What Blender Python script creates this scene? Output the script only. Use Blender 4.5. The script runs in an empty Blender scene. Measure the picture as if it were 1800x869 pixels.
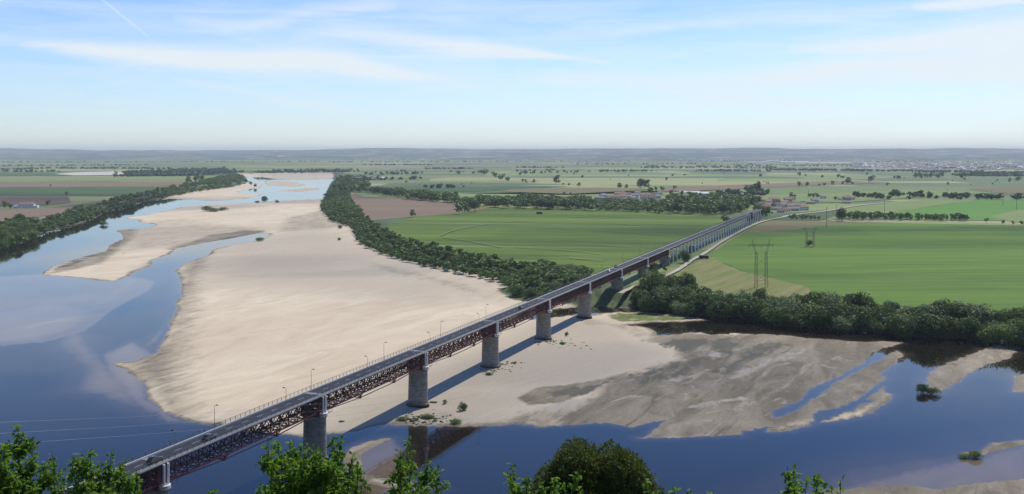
import bpy, bmesh, math, random
import numpy as np
from mathutils import Vector, Matrix
random.seed(7)
SC = bpy.context.scene
# ------------------------------------------------------------------ camera
F, HY, HC = 1687.0, 268.0, 100.0
cam_d = bpy.data.cameras.new('camera'); cam = bpy.data.objects.new('camera', cam_d)
SC.collection.objects.link(cam); SC.camera = cam
cam.location = (0, 0, HC); cam.rotation_euler = (math.radians(90), 0, 0)
cam_d.sensor_width = 36; cam_d.lens = 36 * F / 1800; cam_d.shift_y = -(434.5 - HY) / 1800
cam_d.clip_start = 0.5; cam_d.clip_end = 90000
# ------------------------------------------------------------------ light
SUN_EL, SUN_AZ = math.radians(58), math.atan2(.608, .794)
sd = Vector((math.cos(SUN_EL) * math.sin(SUN_AZ), math.cos(SUN_EL) * math.cos(SUN_AZ), math.sin(SUN_EL)))
sun_d = bpy.data.lights.new('sun', 'SUN'); sun = bpy.data.objects.new('sun', sun_d); SC.collection.objects.link(sun)
sun_d.energy = 4.4; sun_d.angle = math.radians(0.5); sun_d.color = (1, .94, .82)
sun.rotation_euler = (-sd).to_track_quat('-Z', 'Y').to_euler(); sun.location = (300, 300, 600)
vs = SC.view_settings; vs.view_transform = 'Standard'; vs.look = 'None'; vs.exposure = 0.05; vs.gamma = 1; vs.use_curve_mapping = False
SC.cycles.max_bounces = 6; SC.cycles.transparent_max_bounces = 48; SC.cycles.volume_bounces = 0
SC.cycles.use_denoising = True; SC.cycles.denoising_prefilter = 'ACCURATE'; SC.cycles.denoising_input_passes = 'RGB_ALBEDO_NORMAL'


class NT:
    """small node-tree writer"""
    def __init__(s, tree): s.t = tree; s.n = tree.nodes; s.l = tree.links; s.n.clear()
    def add(s, typ, ins=None, **kw):
        nd = s.n.new(typ)
        for k, v in kw.items(): setattr(nd, k, v)
        for k, v in (ins or {}).items(): s.put(nd.inputs[k], v)
        return nd
    def put(s, sock, v):
        if isinstance(v, bpy.types.NodeSocket): s.l.new(v, sock)
        else:
            if isinstance(v, (tuple, list)) and len(v) == 3 and sock.type == 'RGBA': v = (*v, 1)
            sock.default_value = v
    def m(s, op, a, b=0.0, c=None, clamp=False):
        nd = s.n.new('ShaderNodeMath'); nd.operation = op; nd.use_clamp = clamp
        s.put(nd.inputs[0], a); s.put(nd.inputs[1], b)
        if c is not None: s.put(nd.inputs[2], c)
        return nd.outputs[0]
    def mix(s, f, a, b, mode='MIX'):
        nd = s.n.new('ShaderNodeMix'); nd.data_type = 'RGBA'; nd.blend_type = mode
        s.put(nd.inputs[0], f); s.put(nd.inputs[6], a); s.put(nd.inputs[7], b)
        return nd.outputs[2]
    def ramp(s, f, stops, interp='LINEAR'):
        nd = s.n.new('ShaderNodeValToRGB'); cr = nd.color_ramp; cr.interpolation = interp
        while len(cr.elements) < len(stops): cr.elements.new(.5)
        for e, (p, c) in zip(cr.elements, stops):
            e.position = p; e.color = (c, c, c, 1) if not isinstance(c, tuple) else (*c, 1)
        s.put(nd.inputs[0], f); return nd.outputs[0]
    def noise(s, vec, scale, detail=4, rough=.55, dist=0, dim='3D'):
        nd = s.n.new('ShaderNodeTexNoise'); nd.noise_dimensions = dim
        s.put(nd.inputs['Vector'], vec)
        nd.inputs['Scale'].default_value = scale; nd.inputs['Detail'].default_value = detail
        nd.inputs['Roughness'].default_value = rough; nd.inputs['Distortion'].default_value = dist
        return nd.outputs['Fac']
    def mapping(s, vec, scale=(1, 1, 1), rot=(0, 0, 0), loc=(0, 0, 0)):
        nd = s.n.new('ShaderNodeMapping'); s.put(nd.inputs['Vector'], vec)
        nd.inputs['Scale'].default_value = scale; nd.inputs['Rotation'].default_value = rot; nd.inputs['Location'].default_value = loc
        return nd.outputs[0]
    def flow(s, vec, ang, k, off=(0, 0, 0)):   # pattern stretched 1/k times along the compass direction ang
        nd = s.n.new('ShaderNodeMapping'); nd.vector_type = 'TEXTURE'; s.put(nd.inputs['Vector'], vec)
        nd.inputs['Scale'].default_value = (1 / k, 1, 1); nd.inputs['Rotation'].default_value = (0, 0, ang); nd.inputs['Location'].default_value = off
        return nd.outputs[0]
    def pos(s): return s.n.new('ShaderNodeNewGeometry').outputs['Position']
    def attr(s, name):
        nd = s.n.new('ShaderNodeAttribute'); nd.attribute_name = name; return nd.outputs['Fac']
    def fcurve(s, x, pts):
        nd = s.n.new('ShaderNodeFloatCurve'); c = nd.mapping.curves[0]
        nd.mapping.extend = 'HORIZONTAL'
        c.points[0].location = pts[0]; c.points[-1].location = pts[-1]
        for p in pts[1:-1]: c.points.new(*p)
        nd.mapping.update(); s.put(nd.inputs['Value'], x); return nd.outputs[0]


# ------------------------------------------------------------------ sky
W = bpy.data.worlds.new('World'); SC.world = W; W.use_nodes = True
w = NT(W.node_tree)
sky = w.add('ShaderNodeTexSky', sky_type='NISHITA', sun_disc=False, sun_elevation=SUN_EL, sun_rotation=SUN_AZ,
            altitude=100, air_density=1.0, dust_density=0.25, ozone_density=4.0)
tc = w.add('ShaderNodeTexCoord').outputs['Generated']
sep = w.add('ShaderNodeSeparateXYZ', {0: tc})
az = w.m('ARCTAN2', sep.outputs[0], sep.outputs[1])          # radians from the view axis, right positive
el = w.m('ARCSINE', sep.outputs[2])
u = w.m('MULTIPLY_ADD', az, 1 / 1.2, .5)                     # -0.6..0.6 rad -> 0..1
def U(px): return math.atan((px - 900) / F) / 1.2 + .5
def V(px, py): return math.atan((HY - py) / F * math.cos(math.atan((px - 900) / F))) / .2
v = w.m('DIVIDE', el, .2)
comb = w.add('ShaderNodeCombineXYZ', {0: az, 1: w.m('MULTIPLY', el, 1), 2: 0}).outputs[0]
nz1 = w.noise(w.mapping(comb, (5, 42, 1), (0, 0, .05)), 1.5, 8, .62, .6)
nz2 = w.noise(w.mapping(comb, (16, 180, 1), (0, 0, .1)), 1.2, 6, .65, .3)
nz3 = w.noise(w.mapping(comb, (2.2, 9, 1), (0, 0, -.03), (3, 1, 0)), 1.6, 5, .5, .3)
vd = w.m('ADD', v, w.m('MULTIPLY', w.m('SUBTRACT', nz1, .5), .05))
def streak(pts):   # pts: px, py, half thickness px, strength
    c = w.fcurve(u, [(U(a), V(a, b)) for a, b, t, k in pts])
    th = w.fcurve(u, [(U(a), t / F / .2) for a, b, t, k in pts])
    st = w.fcurve(u, [(U(a), k) for a, b, t, k in pts])
    q = w.m('DIVIDE', w.m('SUBTRACT', vd, c), th)
    g = w.m('EXPONENT', w.m('MULTIPLY', w.m('MULTIPLY', q, q), -1))
    return w.m('MULTIPLY', g, st)
cl = streak([(30, 78, 6, 0), (90, 82, 10, .55), (220, 95, 15, .75), (400, 108, 18, .8), (560, 110, 24, .8), (700, 132, 15, .65), (790, 142, 9, .3), (900, 148, 8, 0)])
for pts in ([(500, 70, 14, 0), (600, 62, 18, .4), (760, 78, 15, .6), (900, 92, 11, .75), (1000, 102, 6, .5), (1090, 112, 5, 0)],
            [(1380, 88, 8, 0), (1500, 84, 12, .5), (1640, 72, 18, .6), (1760, 62, 26, .7), (1900, 50, 30, .7), (2300, 40, 36, .5)],
            [(1600, 12, 6, 0), (1690, 8, 11, .75), (1780, -2, 14, .8), (2200, -30, 20, .3)],
            [(300, 140, 6, 0), (400, 155, 7, .25), (520, 180, 7, .25), (640, 200, 6, 0)],
            [(900, 130, 10, 0), (1100, 140, 16, .4), (1300, 140, 18, .5), (1500, 120, 20, .55), (1800, 112, 26, .6)],
            [(300, 30, 8, 0), (420, 45, 14, .35), (560, 20, 14, .35), (700, 10, 12, 0)],
            [(1050, 60, 10, 0), (1250, 40, 10, .25), (1450, 30, 12, .2), (1600, 25, 10, 0)],
            [(1040, 150, 6, 0), (1180, 160, 8, .3), (1320, 172, 8, .3), (1450, 180, 9, .1), (1600, 180, 9, 0)]):
    cl = w.m('MAXIMUM', cl, streak(pts))
wisp = w.m('MULTIPLY', cl, w.m('MULTIPLY_ADD', w.m('MULTIPLY', w.m('ADD', nz1, nz2), .5), 3.2, -.1, clamp=True))
# thin general veil, thicker to the right and near the horizon
hi_fade = w.m('MULTIPLY_ADD', el, -10.0, 2.8, clamp=True)   # cirrus thins out upwards
veil = w.m('MULTIPLY', w.m('MULTIPLY_ADD', nz3, 2.4, -.75, clamp=True), w.m('MULTIPLY_ADD', az, .35, .24, clamp=True))
veil2 = w.m('MULTIPLY', w.m('MULTIPLY_ADD', nz1, 2.8, -.95, clamp=True), .34)
allc = w.m('ADD', w.m('ADD', wisp, w.m('MULTIPLY', veil, hi_fade)), w.m('MULTIPLY', veil2, hi_fade), clamp=True)
# contrail
vc = w.m('SUBTRACT', v, w.fcurve(u, [(U(150), V(150, -24)), (U(180), V(180, 0)), (U(262), V(262, 66)), (U(290), V(290, 90))]))
ctr = w.m('MULTIPLY', w.m('EXPONENT', w.m('MULTIPLY', w.m('MULTIPLY', vc, vc), -22000)),
          w.fcurve(u, [(U(100), 0), (U(150), .3), (U(240), .3), (U(266), 0)]))
allc = w.m('MULTIPLY', allc, 1.15, clamp=True)
allc = w.m('ADD', allc, ctr, clamp=True)
tint = w.mix(w.m('MULTIPLY_ADD', el, 6.0, -.6, clamp=True), (.90, 1.0, 1.19), (.52, .78, 1.15))
blue = w.mix(1.0, sky.outputs[0], tint, 'MULTIPLY')
skyc = w.mix(w.m('MULTIPLY', allc, .85), blue, (6.6, 7.0, 7.15))
bg = w.add('ShaderNodeBackground', {'Color': skyc, 'Strength': .126})
w.add('ShaderNodeOutputWorld', {'Surface': bg.outputs[0]})
try: W.cycles.sampling_method = 'MANUAL'; W.cycles.sample_map_resolution = 512
except Exception: pass


# ------------------------------------------------------------------ helpers
def G(px, py, z=0.0):
    Y = F * (HC - z) / (py - HY); return ((px - 900) / F * Y, Y)
def GP(pts, z=0.0): return np.array([G(a, b, z) for a, b in pts])
def vn(x, y, seed=0):
    xi = np.floor(x).astype(np.int64); yi = np.floor(y).astype(np.int64); fx = x - xi; fy = y - yi
    def h(a, b):
        n = (a * 374761393 + b * 668265263 + seed * 974634777) & 0xffffffff
        n = ((n ^ (n >> 13)) * 1274126177) & 0xffffffff
        return ((n ^ (n >> 16)) & 0xffff) / 65535.0
    sx = fx * fx * (3 - 2 * fx); sy = fy * fy * (3 - 2 * fy)
    return (h(xi, yi) * (1 - sx) + h(xi + 1, yi) * sx) * (1 - sy) + (h(xi, yi + 1) * (1 - sx) + h(xi + 1, yi + 1) * sx) * sy - .5
def fbm(x, y, seed=0, o=4):
    r = 0; a = 1
    for i in range(o): r = r + a * vn(x * 2 ** i, y * 2 ** i, seed + i); a *= .5
    return r
def sdf(P, X, Y):
    """signed distance in metres, positive inside"""
    best = np.full(X.shape, 1e18); ins = np.zeros(X.shape, bool); n = len(P)
    for i in range(n):
        x0, y0 = P[i]; x1, y1 = P[(i + 1) % n]; dx, dy = x1 - x0, y1 - y0; L = dx * dx + dy * dy + 1e-9
        t = np.clip(((X - x0) * dx + (Y - y0) * dy) / L, 0, 1)
        best = np.minimum(best, (X - x0 - t * dx) ** 2 + (Y - y0 - t * dy) ** 2)
        if y0 != y1:
            c = ((y0 > Y) != (y1 > Y)) & (X < dx * (Y - y0) / dy + x0); ins ^= c
    d = np.sqrt(best); return np.where(ins, d, -d)
def sst(a, b, x):
    t = np.clip((x - a) / (b - a), 0, 1); return t * t * (3 - 2 * t)

def props(o, label=None, cat=None, group=None, kind=None):
    if label: o['label'] = label
    if cat: o['category'] = cat
    if group: o['group'] = group
    if kind: o['kind'] = kind
    return o
def link(o, parent=None):
    SC.collection.objects.link(o)
    if parent is not None: o.parent = parent
    return o
def empty(name, loc=(0, 0, 0), rz=0, **k):
    o = bpy.data.objects.new(name, None); o.location = loc; o.rotation_euler = (0, 0, rz); o.empty_display_size = 1
    return props(link(o), **k)
def npmesh(name, V_, faces, mats, smooth=False, mi=None):
    """faces: int array (n,k)"""
    me = bpy.data.meshes.new(name); V_ = np.asarray(V_, np.float32); faces = np.asarray(faces, np.int32)
    k = faces.shape[1]; n = len(faces)
    me.vertices.add(len(V_)); me.vertices.foreach_set('co', V_.ravel())
    me.loops.add(n * k); me.loops.foreach_set('vertex_index', faces.ravel())
    me.polygons.add(n); me.polygons.foreach_set('loop_start', np.arange(0, n * k, k, dtype=np.int32))
    me.polygons.foreach_set('loop_total', np.full(n, k, np.int32))
    if mi is not None: me.polygons.foreach_set('material_index', np.asarray(mi, np.int32))
    me.update(calc_edges=True)
    if smooth: me.polygons.foreach_set('use_smooth', np.ones(n, bool))
    for m in (mats if isinstance(mats, (list, tuple)) else [mats]): me.materials.append(m)
    return me
def obj(name, me, parent=None, loc=None, rz=None, **k):
    o = bpy.data.objects.new(name, me)
    if loc is not None: o.location = loc
    if rz is not None: o.rotation_euler = (0, 0, rz)
    link(o, parent); return props(o, **k)
class MB:
    def __init__(s): s.v = []; s.f = []; s.m = []; s.cur = 0
    def quadbox(s, c8):
        b = len(s.v); s.v += [tuple(p) for p in c8]
        for q in ((0, 3, 2, 1), (4, 5, 6, 7), (0, 1, 5, 4), (1, 2, 6, 5), (2, 3, 7, 6), (3, 0, 4, 7)):
            s.f.append([b + i for i in q]); s.m.append(s.cur)
    def box(s, x0, x1, y0, y1, z0, z1):
        s.quadbox([(x0, y0, z0), (x1, y0, z0), (x1, y1, z0), (x0, y1, z0), (x0, y0, z1), (x1, y0, z1), (x1, y1, z1), (x0, y1, z1)])
    def bar(s, a, b, w_=.2, h_=None, up=(0, 0, 1)):
        a = Vector(a); b = Vector(b); d = (b - a).normalized(); h_ = h_ or w_
        up = Vector(up)
        if abs(d.dot(up)) > .98: up = Vector((1, 0, 0))
        sx = d.cross(up).normalized() * w_ / 2; sz = sx.cross(d).normalized() * h_ / 2
        s.quadbox([a - sx - sz, a + sx - sz, a + sx + sz, a - sx + sz, b - sx - sz, b + sx - sz, b + sx + sz, b - sx + sz])
    def tube(s, pts, r, n=6, r1=None):
        pts = [Vector(p) for p in pts]; b = len(s.v); N = len(pts)
        for i, p in enumerate(pts):
            d = (pts[min(i + 1, N - 1)] - pts[max(i - 1, 0)]).normalized()
            up = Vector((0, 0, 1)) if abs(d.z) < .9 else Vector((1, 0, 0))
            sx = d.cross(up).normalized(); sy = sx.cross(d)
            rr = r if r1 is None else r + (r1 - r) * i / max(N - 1, 1)
            for k in range(n):
                a = 2 * math.pi * k / n; s.v.append(tuple(p + sx * math.cos(a) * rr + sy * math.sin(a) * rr))
        for i in range(N - 1):
            for k in range(n):
                s.f.append([b + i * n + k, b + i * n + (k + 1) % n, b + (i + 1) * n + (k + 1) % n, b + (i + 1) * n + k]); s.m.append(s.cur)
        s.f.append([b + k for k in range(n)][::-1]); s.m.append(s.cur)
        s.f.append([b + (N - 1) * n + k for k in range(n)]); s.m.append(s.cur)
    def loft(s, rings, cap=True):
        b = len(s.v); n = len(rings[0])
        for r in rings: s.v += [tuple(p) for p in r]
        for i in range(len(rings) - 1):
            for k in range(n):
                s.f.append([b + i * n + k, b + i * n + (k + 1) % n, b + (i + 1) * n + (k + 1) % n, b + (i + 1) * n + k]); s.m.append(s.cur)
        if cap:
            s.f.append([b + k for k in range(n)][::-1]); s.m.append(s.cur)
            s.f.append([b + (len(rings) - 1) * n + k for k in range(n)]); s.m.append(s.cur)
    def poly(s, pts): b = len(s.v); s.v += [tuple(p) for p in pts]; s.f.append(list(range(b, b + len(pts)))); s.m.append(s.cur)
    def mesh(s, name, mats, smooth=False):
        me = bpy.data.meshes.new(name); me.from_pydata(s.v, [], s.f); me.update()
        for m in (mats if isinstance(mats, (list, tuple)) else [mats]): me.materials.append(m)
        me.polygons.foreach_set('material_index', s.m)
        if smooth: me.polygons.foreach_set('use_smooth', [True] * len(s.f))
        return me

# ------------------------------------------------------------------ materials
def mat(name, col=(.5, .5, .5), rough=.7, var=.25, nscale=2.0, metal=0, bump=0.0, bscale=8, spec=.3, col2=None, coat=0):
    m = bpy.data.materials.new(name); m.use_nodes = True; t = NT(m.node_tree)
    p = t.pos(); nf = t.noise(p, nscale, 5, .6)
    c2 = col2 or tuple(c * (1 - var) for c in col)
    c = t.mix(t.m('MULTIPLY_ADD', nf, 2.2, -.6, clamp=True), c2, col)
    ins = {'Base Color': c, 'Roughness': rough, 'Metallic': metal, 'Specular IOR Level': spec, 'Coat Weight': coat}
    if bump:
        bn = t.add('ShaderNodeBump', {'Strength': .6, 'Distance': bump, 'Height': t.noise(p, bscale, 4, .6)}); ins['Normal'] = bn.outputs[0]
    b = t.add('ShaderNodeBsdfPrincipled', ins)
    t.add('ShaderNodeOutputMaterial', {'Surface': b.outputs[0]})
    return m
def leafmat(name, dark, light, trans=.35, rnd=.5, nscale=.6):
    m = bpy.data.materials.new(name); m.use_nodes = True; t = NT(m.node_tree)
    oi = t.add('ShaderNodeObjectInfo').outputs['Random']
    nf = t.noise(t.pos(), nscale, 3, .6)
    f = t.m('ADD', t.m('MULTIPLY_ADD', nf, 1.6, -.75), t.m('MULTIPLY', oi, rnd), clamp=True)
    c = t.mix(f, dark, light)
    d = t.add('ShaderNodeBsdfPrincipled', {'Base Color': c, 'Roughness': .55, 'Specular IOR Level': .25})
    tr = t.add('ShaderNodeBsdfTranslucent', {'Color': t.mix(.6, c, light)})
    ms = t.add('ShaderNodeMixShader', {0: trans, 1: d.outputs[0], 2: tr.outputs[0]})
    t.add('ShaderNodeOutputMaterial', {'Surface': ms.outputs[0]}); return m

M = {}
M['maroon'] = mat('maroon_paint', (.105, .022, .032), .5, .45, 1.5)
M['white_metal'] = mat('pale_column_paint', (.80, .79, .76), .6, .15, 1.0)
M['concrete'] = mat('concrete', (.22, .22, .22), .8, .3, .6)
M['fascia'] = mat('fascia_concrete', (.50, .50, .49), .75, .3, .4)
M['rail'] = mat('rail_paint', (.16, .13, .12), .6, .4, 1.0)
M['bark'] = mat('bark', (.075, .06, .045), .9, .4, 3)
M['lamp_metal'] = mat('lamp_metal', (.28, .28, .28), .5, .2, 2)
M['dark_metal'] = mat('dark_metal', (.03, .03, .033), .5, .3, 2)
M['steel'] = mat('rusty_steel', (.20, .135, .10), .6, .4, .8)
M['wood_pole'] = mat('pole_wood', (.07, .06, .05), .9, .3, 2)
M['line_paint'] = mat('road_paint', (.60, .60, .58), .7, .35, 1.2)
M['joint'] = mat('joint_concrete', (.26, .27, .28), .8, .3, 2)
M['asphalt'] = mat('asphalt', (.034, .039, .050), .85, .3, .25, bump=.01, bscale=12)
M['white_wall'] = mat('white_wall', (.74, .73, .70), .85, .2, .3)
M['cream_wall'] = mat('cream_wall', (.50, .45, .38), .85, .2, .3)
M['orange_roof'] = mat('orange_roof', (.32, .19, .135), .85, .35, .8)
M['brown_roof'] = mat('brown_roof', (.24, .13, .09), .85, .35, .8)
M['grey_roof'] = mat('grey_roof', (.26, .24, .23), .85, .3, .8)
M['glass'] = mat('window_glass', (.02, .025, .03), .15, .2, 1, spec=.6)
M['tarp'] = mat('dark_tarpaulin', (.018, .022, .035), .45, .3, 2)
M['rubber'] = mat('rubber', (.012, .012, .012), .8, .2, 2)
M['rock'] = mat('rock', (.06, .055, .05), .9, .4, 1)

# --- masonry of the piers: courses of blocks, with brown lichen stain at mid height
def pier_material():
    m = bpy.data.materials.new('pier_masonry'); m.use_nodes = True; t = NT(m.node_tree)
    oc = t.add('ShaderNodeTexCoord').outputs['Object']; sp = t.add('ShaderNodeSeparateXYZ', {0: oc})
    ang = t.add('ShaderNodeCombineXYZ', {0: t.m('ADD', sp.outputs[0], sp.outputs[1]), 1: sp.outputs[2], 2: 0}).outputs[0]
    br = t.add('ShaderNodeTexBrick', {'Vector': ang, 'Color1': (.46, .42, .35), 'Color2': (.29, .265, .22), 'Mortar': (.16, .145, .125),
                                      'Scale': 1.0, 'Mortar Size': .035, 'Brick Width': 1.2, 'Row Height': .5, 'Bias': 0.0})
    n1 = t.noise(oc, .7, 6, .7); n2 = t.noise(oc, 2.5, 5, .7)
    c = t.mix(t.m('MULTIPLY_ADD', n2, 2.5, -.9, clamp=True), t.mix(1.0, br.outputs[0], (.72, .72, .75), 'MULTIPLY'), br.outputs[0])
    # lichen stain on the side faces: strongest at mid height
    zz = sp.outputs[2]
    hm = t.m('MULTIPLY', t.m('MULTIPLY_ADD', zz, 1 / 7., -.7, clamp=True), t.m('MULTIPLY_ADD', zz, -1 / 8., 2.4, clamp=True))
    ym = t.m('EXPONENT', t.m('MULTIPLY', t.m('POWER', t.m('SUBTRACT', sp.outputs[1], 4.6), 2), -.22))
    st = t.m('MULTIPLY', t.m('MULTIPLY', t.m('MULTIPLY_ADD', n1, 4, -1.5, clamp=True), hm), ym)
    c = t.mix(t.m('MULTIPLY', st, .75), c, (.085, .060, .030))
    wl = t.m('MULTIPLY_ADD', zz, -.7, 1.7, clamp=True)
    c = t.mix(wl, c, (.035, .035, .028))
    bn = t.add('ShaderNodeBump', {'Strength': .8, 'Distance': .06, 'Height': br.outputs['Fac']}); bn.invert = True
    b = t.add('ShaderNodeBsdfPrincipled', {'Base Color': c, 'Roughness': .9, 'Specular IOR Level': .2, 'Normal': bn.outputs[0]})
    t.add('ShaderNodeOutputMaterial', {'Surface': b.outputs[0]}); return m
M['pier'] = pier_material()

# --- terrain
def ground_material():
    m = bpy.data.materials.new('ground'); m.use_nodes = True; t = NT(m.node_tree)
    p = t.pos(); wet = t.attr('wet'); dark = t.attr('dark'); grey = t.attr('grey'); veg = t.attr('veg'); land = t.attr('land'); plain = t.attr('plain')
    flow = t.flow(p, 1.15, .38)
    n1 = t.noise(flow, .035, 8, .66, 1.6); n2 = t.noise(flow, .15, 7, .66, 1.0); n3 = t.noise(p, .9, 5, .65)
    rid = t.noise(t.flow(p, 1.0, .28, (50, 9, 0)), .06, 8, .66, 1.8)
    big = t.noise(flow, .009, 4, .5, .5)
    dry = t.mix(t.m('MULTIPLY_ADD', n1, 2.6, -.8, clamp=True), (.45, .37, .26), (.62, .525, .385))
    dry = t.mix(t.m('MULTIPLY', t.m('MULTIPLY_ADD', big, 4, -1.7, clamp=True), .55), dry, (.44, .35, .25))
    dry = t.mix(t.m('MULTIPLY', t.m('MULTIPLY_ADD', rid, -9, 3.5, clamp=True), .45), dry, (.27, .235, .18))
    dry = t.mix(t.m('MULTIPLY', t.m('MULTIPLY_ADD', rid, 14, -8.4, clamp=True), .6), dry, (.64, .555, .425))
    dry = t.mix(t.m('ADD', grey, t.m('MULTIPLY', t.m('MULTIPLY', grey, t.m('SUBTRACT', n1, .5)), 1.2), clamp=True), dry, (.285, .25, .20))
    dry = t.mix(.2, dry, t.mix(n3, (.2, .2, .2), (.9, .9, .9)), 'OVERLAY')
    wcol = t.mix(t.m('MULTIPLY_ADD', n1, 4.5, -1.75, clamp=True), (.125, .102, .064), (.235, .195, .135))
    wcol = t.mix(t.m('MULTIPLY', t.m('MULTIPLY_ADD', rid, -12, 4.9, clamp=True), .75), wcol, (.062, .056, .040))
    wcol = t.mix(t.m('MULTIPLY', t.m('MULTIPLY_ADD', rid, 14, -8.0, clamp=True), .75), wcol, (.31, .27, .205))
    wcol = t.mix(t.m('MULTIPLY', t.m('MULTIPLY_ADD', n2, 10, -6, clamp=True), .6), wcol, (.26, .235, .195))
    wcol = t.mix(.5, wcol, t.mix(n3, (.1, .1, .1), (.95, .95, .95)), 'OVERLAY')
    wf = t.m('ADD', wet, t.m('MULTIPLY', t.m('SUBTRACT', n2, .5), 1.1))
    wf = t.m('MULTIPLY', t.m('MULTIPLY_ADD', wf, 1.7, -.40, clamp=True), t.m('MULTIPLY', wet, 6, clamp=True))
    sand = t.mix(wf, dry, wcol)
    dn = t.m('ADD', dark, t.m('MULTIPLY', t.m('MULTIPLY', t.m('SUBTRACT', n2, .5), 2.4), t.m('MULTIPLY', t.m('ABSOLUTE', dark), 3, clamp=True)))
    sand = t.mix(t.m('MULTIPLY', t.m('MULTIPLY_ADD', dn, 2.5, -.9, clamp=True), .85), sand, (.068, .066, .044))
    sand = t.mix(t.m('MULTIPLY', t.m('MULTIPLY_ADD', dn, -2.5, -.9, clamp=True), .8), sand, (.33, .30, .25))
    vf = t.m('MULTIPLY_ADD', t.m('ADD', veg, t.m('MULTIPLY', t.m('SUBTRACT', t.noise(p, .12, 6, .7), .5), 1.5)), 2, -.6, clamp=True)
    vf = t.m('MULTIPLY', vf, t.m('MULTIPLY', veg, 8, clamp=True))
    vc = t.mix(t.m('MULTIPLY_ADD', n2, 3, -1, clamp=True), (.085, .105, .025), (.17, .185, .06))
    sand = t.mix(vf, sand, vc)
    # bank vegetation under the trees
    bank = t.mix(t.m('MULTIPLY_ADD', n2, 3, -1, clamp=True), (.035, .055, .018), (.075, .105, .035))
    # cultivated plain: strips of fields
    pw = t.add('ShaderNodeVectorMath', {0: p, 1: t.add('ShaderNodeTexNoise', {'Vector': p, 'Scale': .0012, 'Detail': 2}).outputs['Color']}, operation='MULTIPLY_ADD')
    pw.inputs[1].default_value = (1, 1, 1)
    nzc = t.add('ShaderNodeTexNoise', {'Vector': p, 'Scale': .0011, 'Detail': 2.0})
    sc = t.add('ShaderNodeVectorMath', {0: nzc.outputs['Color'], 1: (500, 420, 0)}, operation='MULTIPLY')
    ad = t.add('ShaderNodeVectorMath', {0: p, 1: sc.outputs[0]}, operation='ADD')
    pw = None
    def bricks(rot, bw, rh, off, pal, seedloc):
        b = t.add('ShaderNodeTexBrick', {'Vector': t.mapping(ad.outputs[0], rot=(0, 0, rot), loc=seedloc), 'Color1': (0, 0, 0), 'Color2': (1, 1, 1), 'Mortar': (.5, .5, .5),
                                         'Scale': 1.0, 'Mortar Size': 7.0, 'Brick Width': bw, 'Row Height': rh, 'Bias': 0.0}, offset=off)
        b.inputs['Mortar Smooth'].default_value = .4
        return t.ramp(b.outputs[0], pal, 'CONSTANT'), b.outputs['Fac']
    pal = [(0, (.075, .125, .025)), (.14, (.185, .23, .05)), (.28, (.115, .165, .035)), (.40, (.27, .28, .10)), (.52, (.085, .125, .038)),
           (.60, (.20, .15, .11)), (.67, (.17, .20, .065)), (.80, (.30, .26, .17)), (.86, (.075, .11, .04)), (.94, (.14, .20, .05))]
    c1, f1 = bricks(.10, 900, 330, .37, pal, (0, 0, 0))
    c2, f2 = bricks(-.10, 620, 210, .6, pal, (90, 40, 0))
    sel = t.m('GREATER_THAN', t.noise(p, .0007, 1, .5), .5)
    fld = t.mix(sel, c1, c2); mor = t.mix(sel, f1, f2)
    rows = t.noise(t.flow(p, .1, .1), .05, 5, .7)
    fld = t.mix(t.m('MULTIPLY', t.m('MULTIPLY_ADD', rows, 2.4, -.8, clamp=True), .30), fld, (.05, .07, .03))
    fld = t.mix(t.m('MULTIPLY', mor, .7), fld, (.055, .075, .03))
    l = t.mix(plain, bank, fld)
    col = t.mix(land, sand, l)
    rough = t.m('SUBTRACT', .95, t.m('MULTIPLY', wf, .2))
    h = t.m('ADD', t.m('MULTIPLY', n2, 1.0), t.m('MULTIPLY', n3, .25))
    bn = t.add('ShaderNodeBump', {'Strength': .35, 'Distance': .5, 'Height': h})
    b = t.add('ShaderNodeBsdfPrincipled', {'Base Color': col, 'Roughness': rough, 'Specular IOR Level': .2, 'Normal': bn.outputs[0]})
    t.add('ShaderNodeOutputMaterial', {'Surface': b.outputs[0]}); return m
M['ground'] = ground_material()

def water_material():
    m = bpy.data.materials.new('river_water'); m.use_nodes = True; t = NT(m.node_tree)
    p = t.pos(); dep = t.attr('depth')
    flow = t.flow(p, 1.0, .35)
    n1 = t.noise(flow, .05, 6, .6, .6); n2 = t.noise(flow, .35, 4, .6)
    d = t.m('ADD', dep, t.m('MULTIPLY', t.m('SUBTRACT', n1, .5), t.m('MULTIPLY', t.m('SUBTRACT', 1.0, dep), .5)), clamp=True)
    c = t.ramp(d, [(0, (.34, .28, .19)), (.12, (.20, .150, .095)), (.35, (.15, .108, .070)), (.6, (.040, .031, .024)), (1, (.012, .009, .006))])
    rip = t.add('ShaderNodeVectorMath', {0: p, 1: (1, 1, 1)}, operation='MULTIPLY').outputs[0]
    hgt = t.m('ADD', t.m('MULTIPLY', t.noise(flow, .6, 4, .6), .6), t.m('MULTIPLY', t.noise(rip, .12, 3, .5), 1.0))
    calm = t.ramp(t.noise(flow, .012, 3, .5), [(.35, .25), (.65, 1.0)])
    bn = t.add('ShaderNodeBump', {'Strength': t.m('MULTIPLY', calm, .16), 'Distance': .10, 'Height': hgt})
    b = t.add('ShaderNodeBsdfPrincipled', {'Base Color': c, 'Roughness': .03, 'IOR': 1.33, 'Specular IOR Level': .5, 'Normal': bn.outputs[0]})
    t.add('ShaderNodeOutputMaterial', {'Surface': b.outputs[0]}); return m
M['water'] = water_material()

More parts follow.
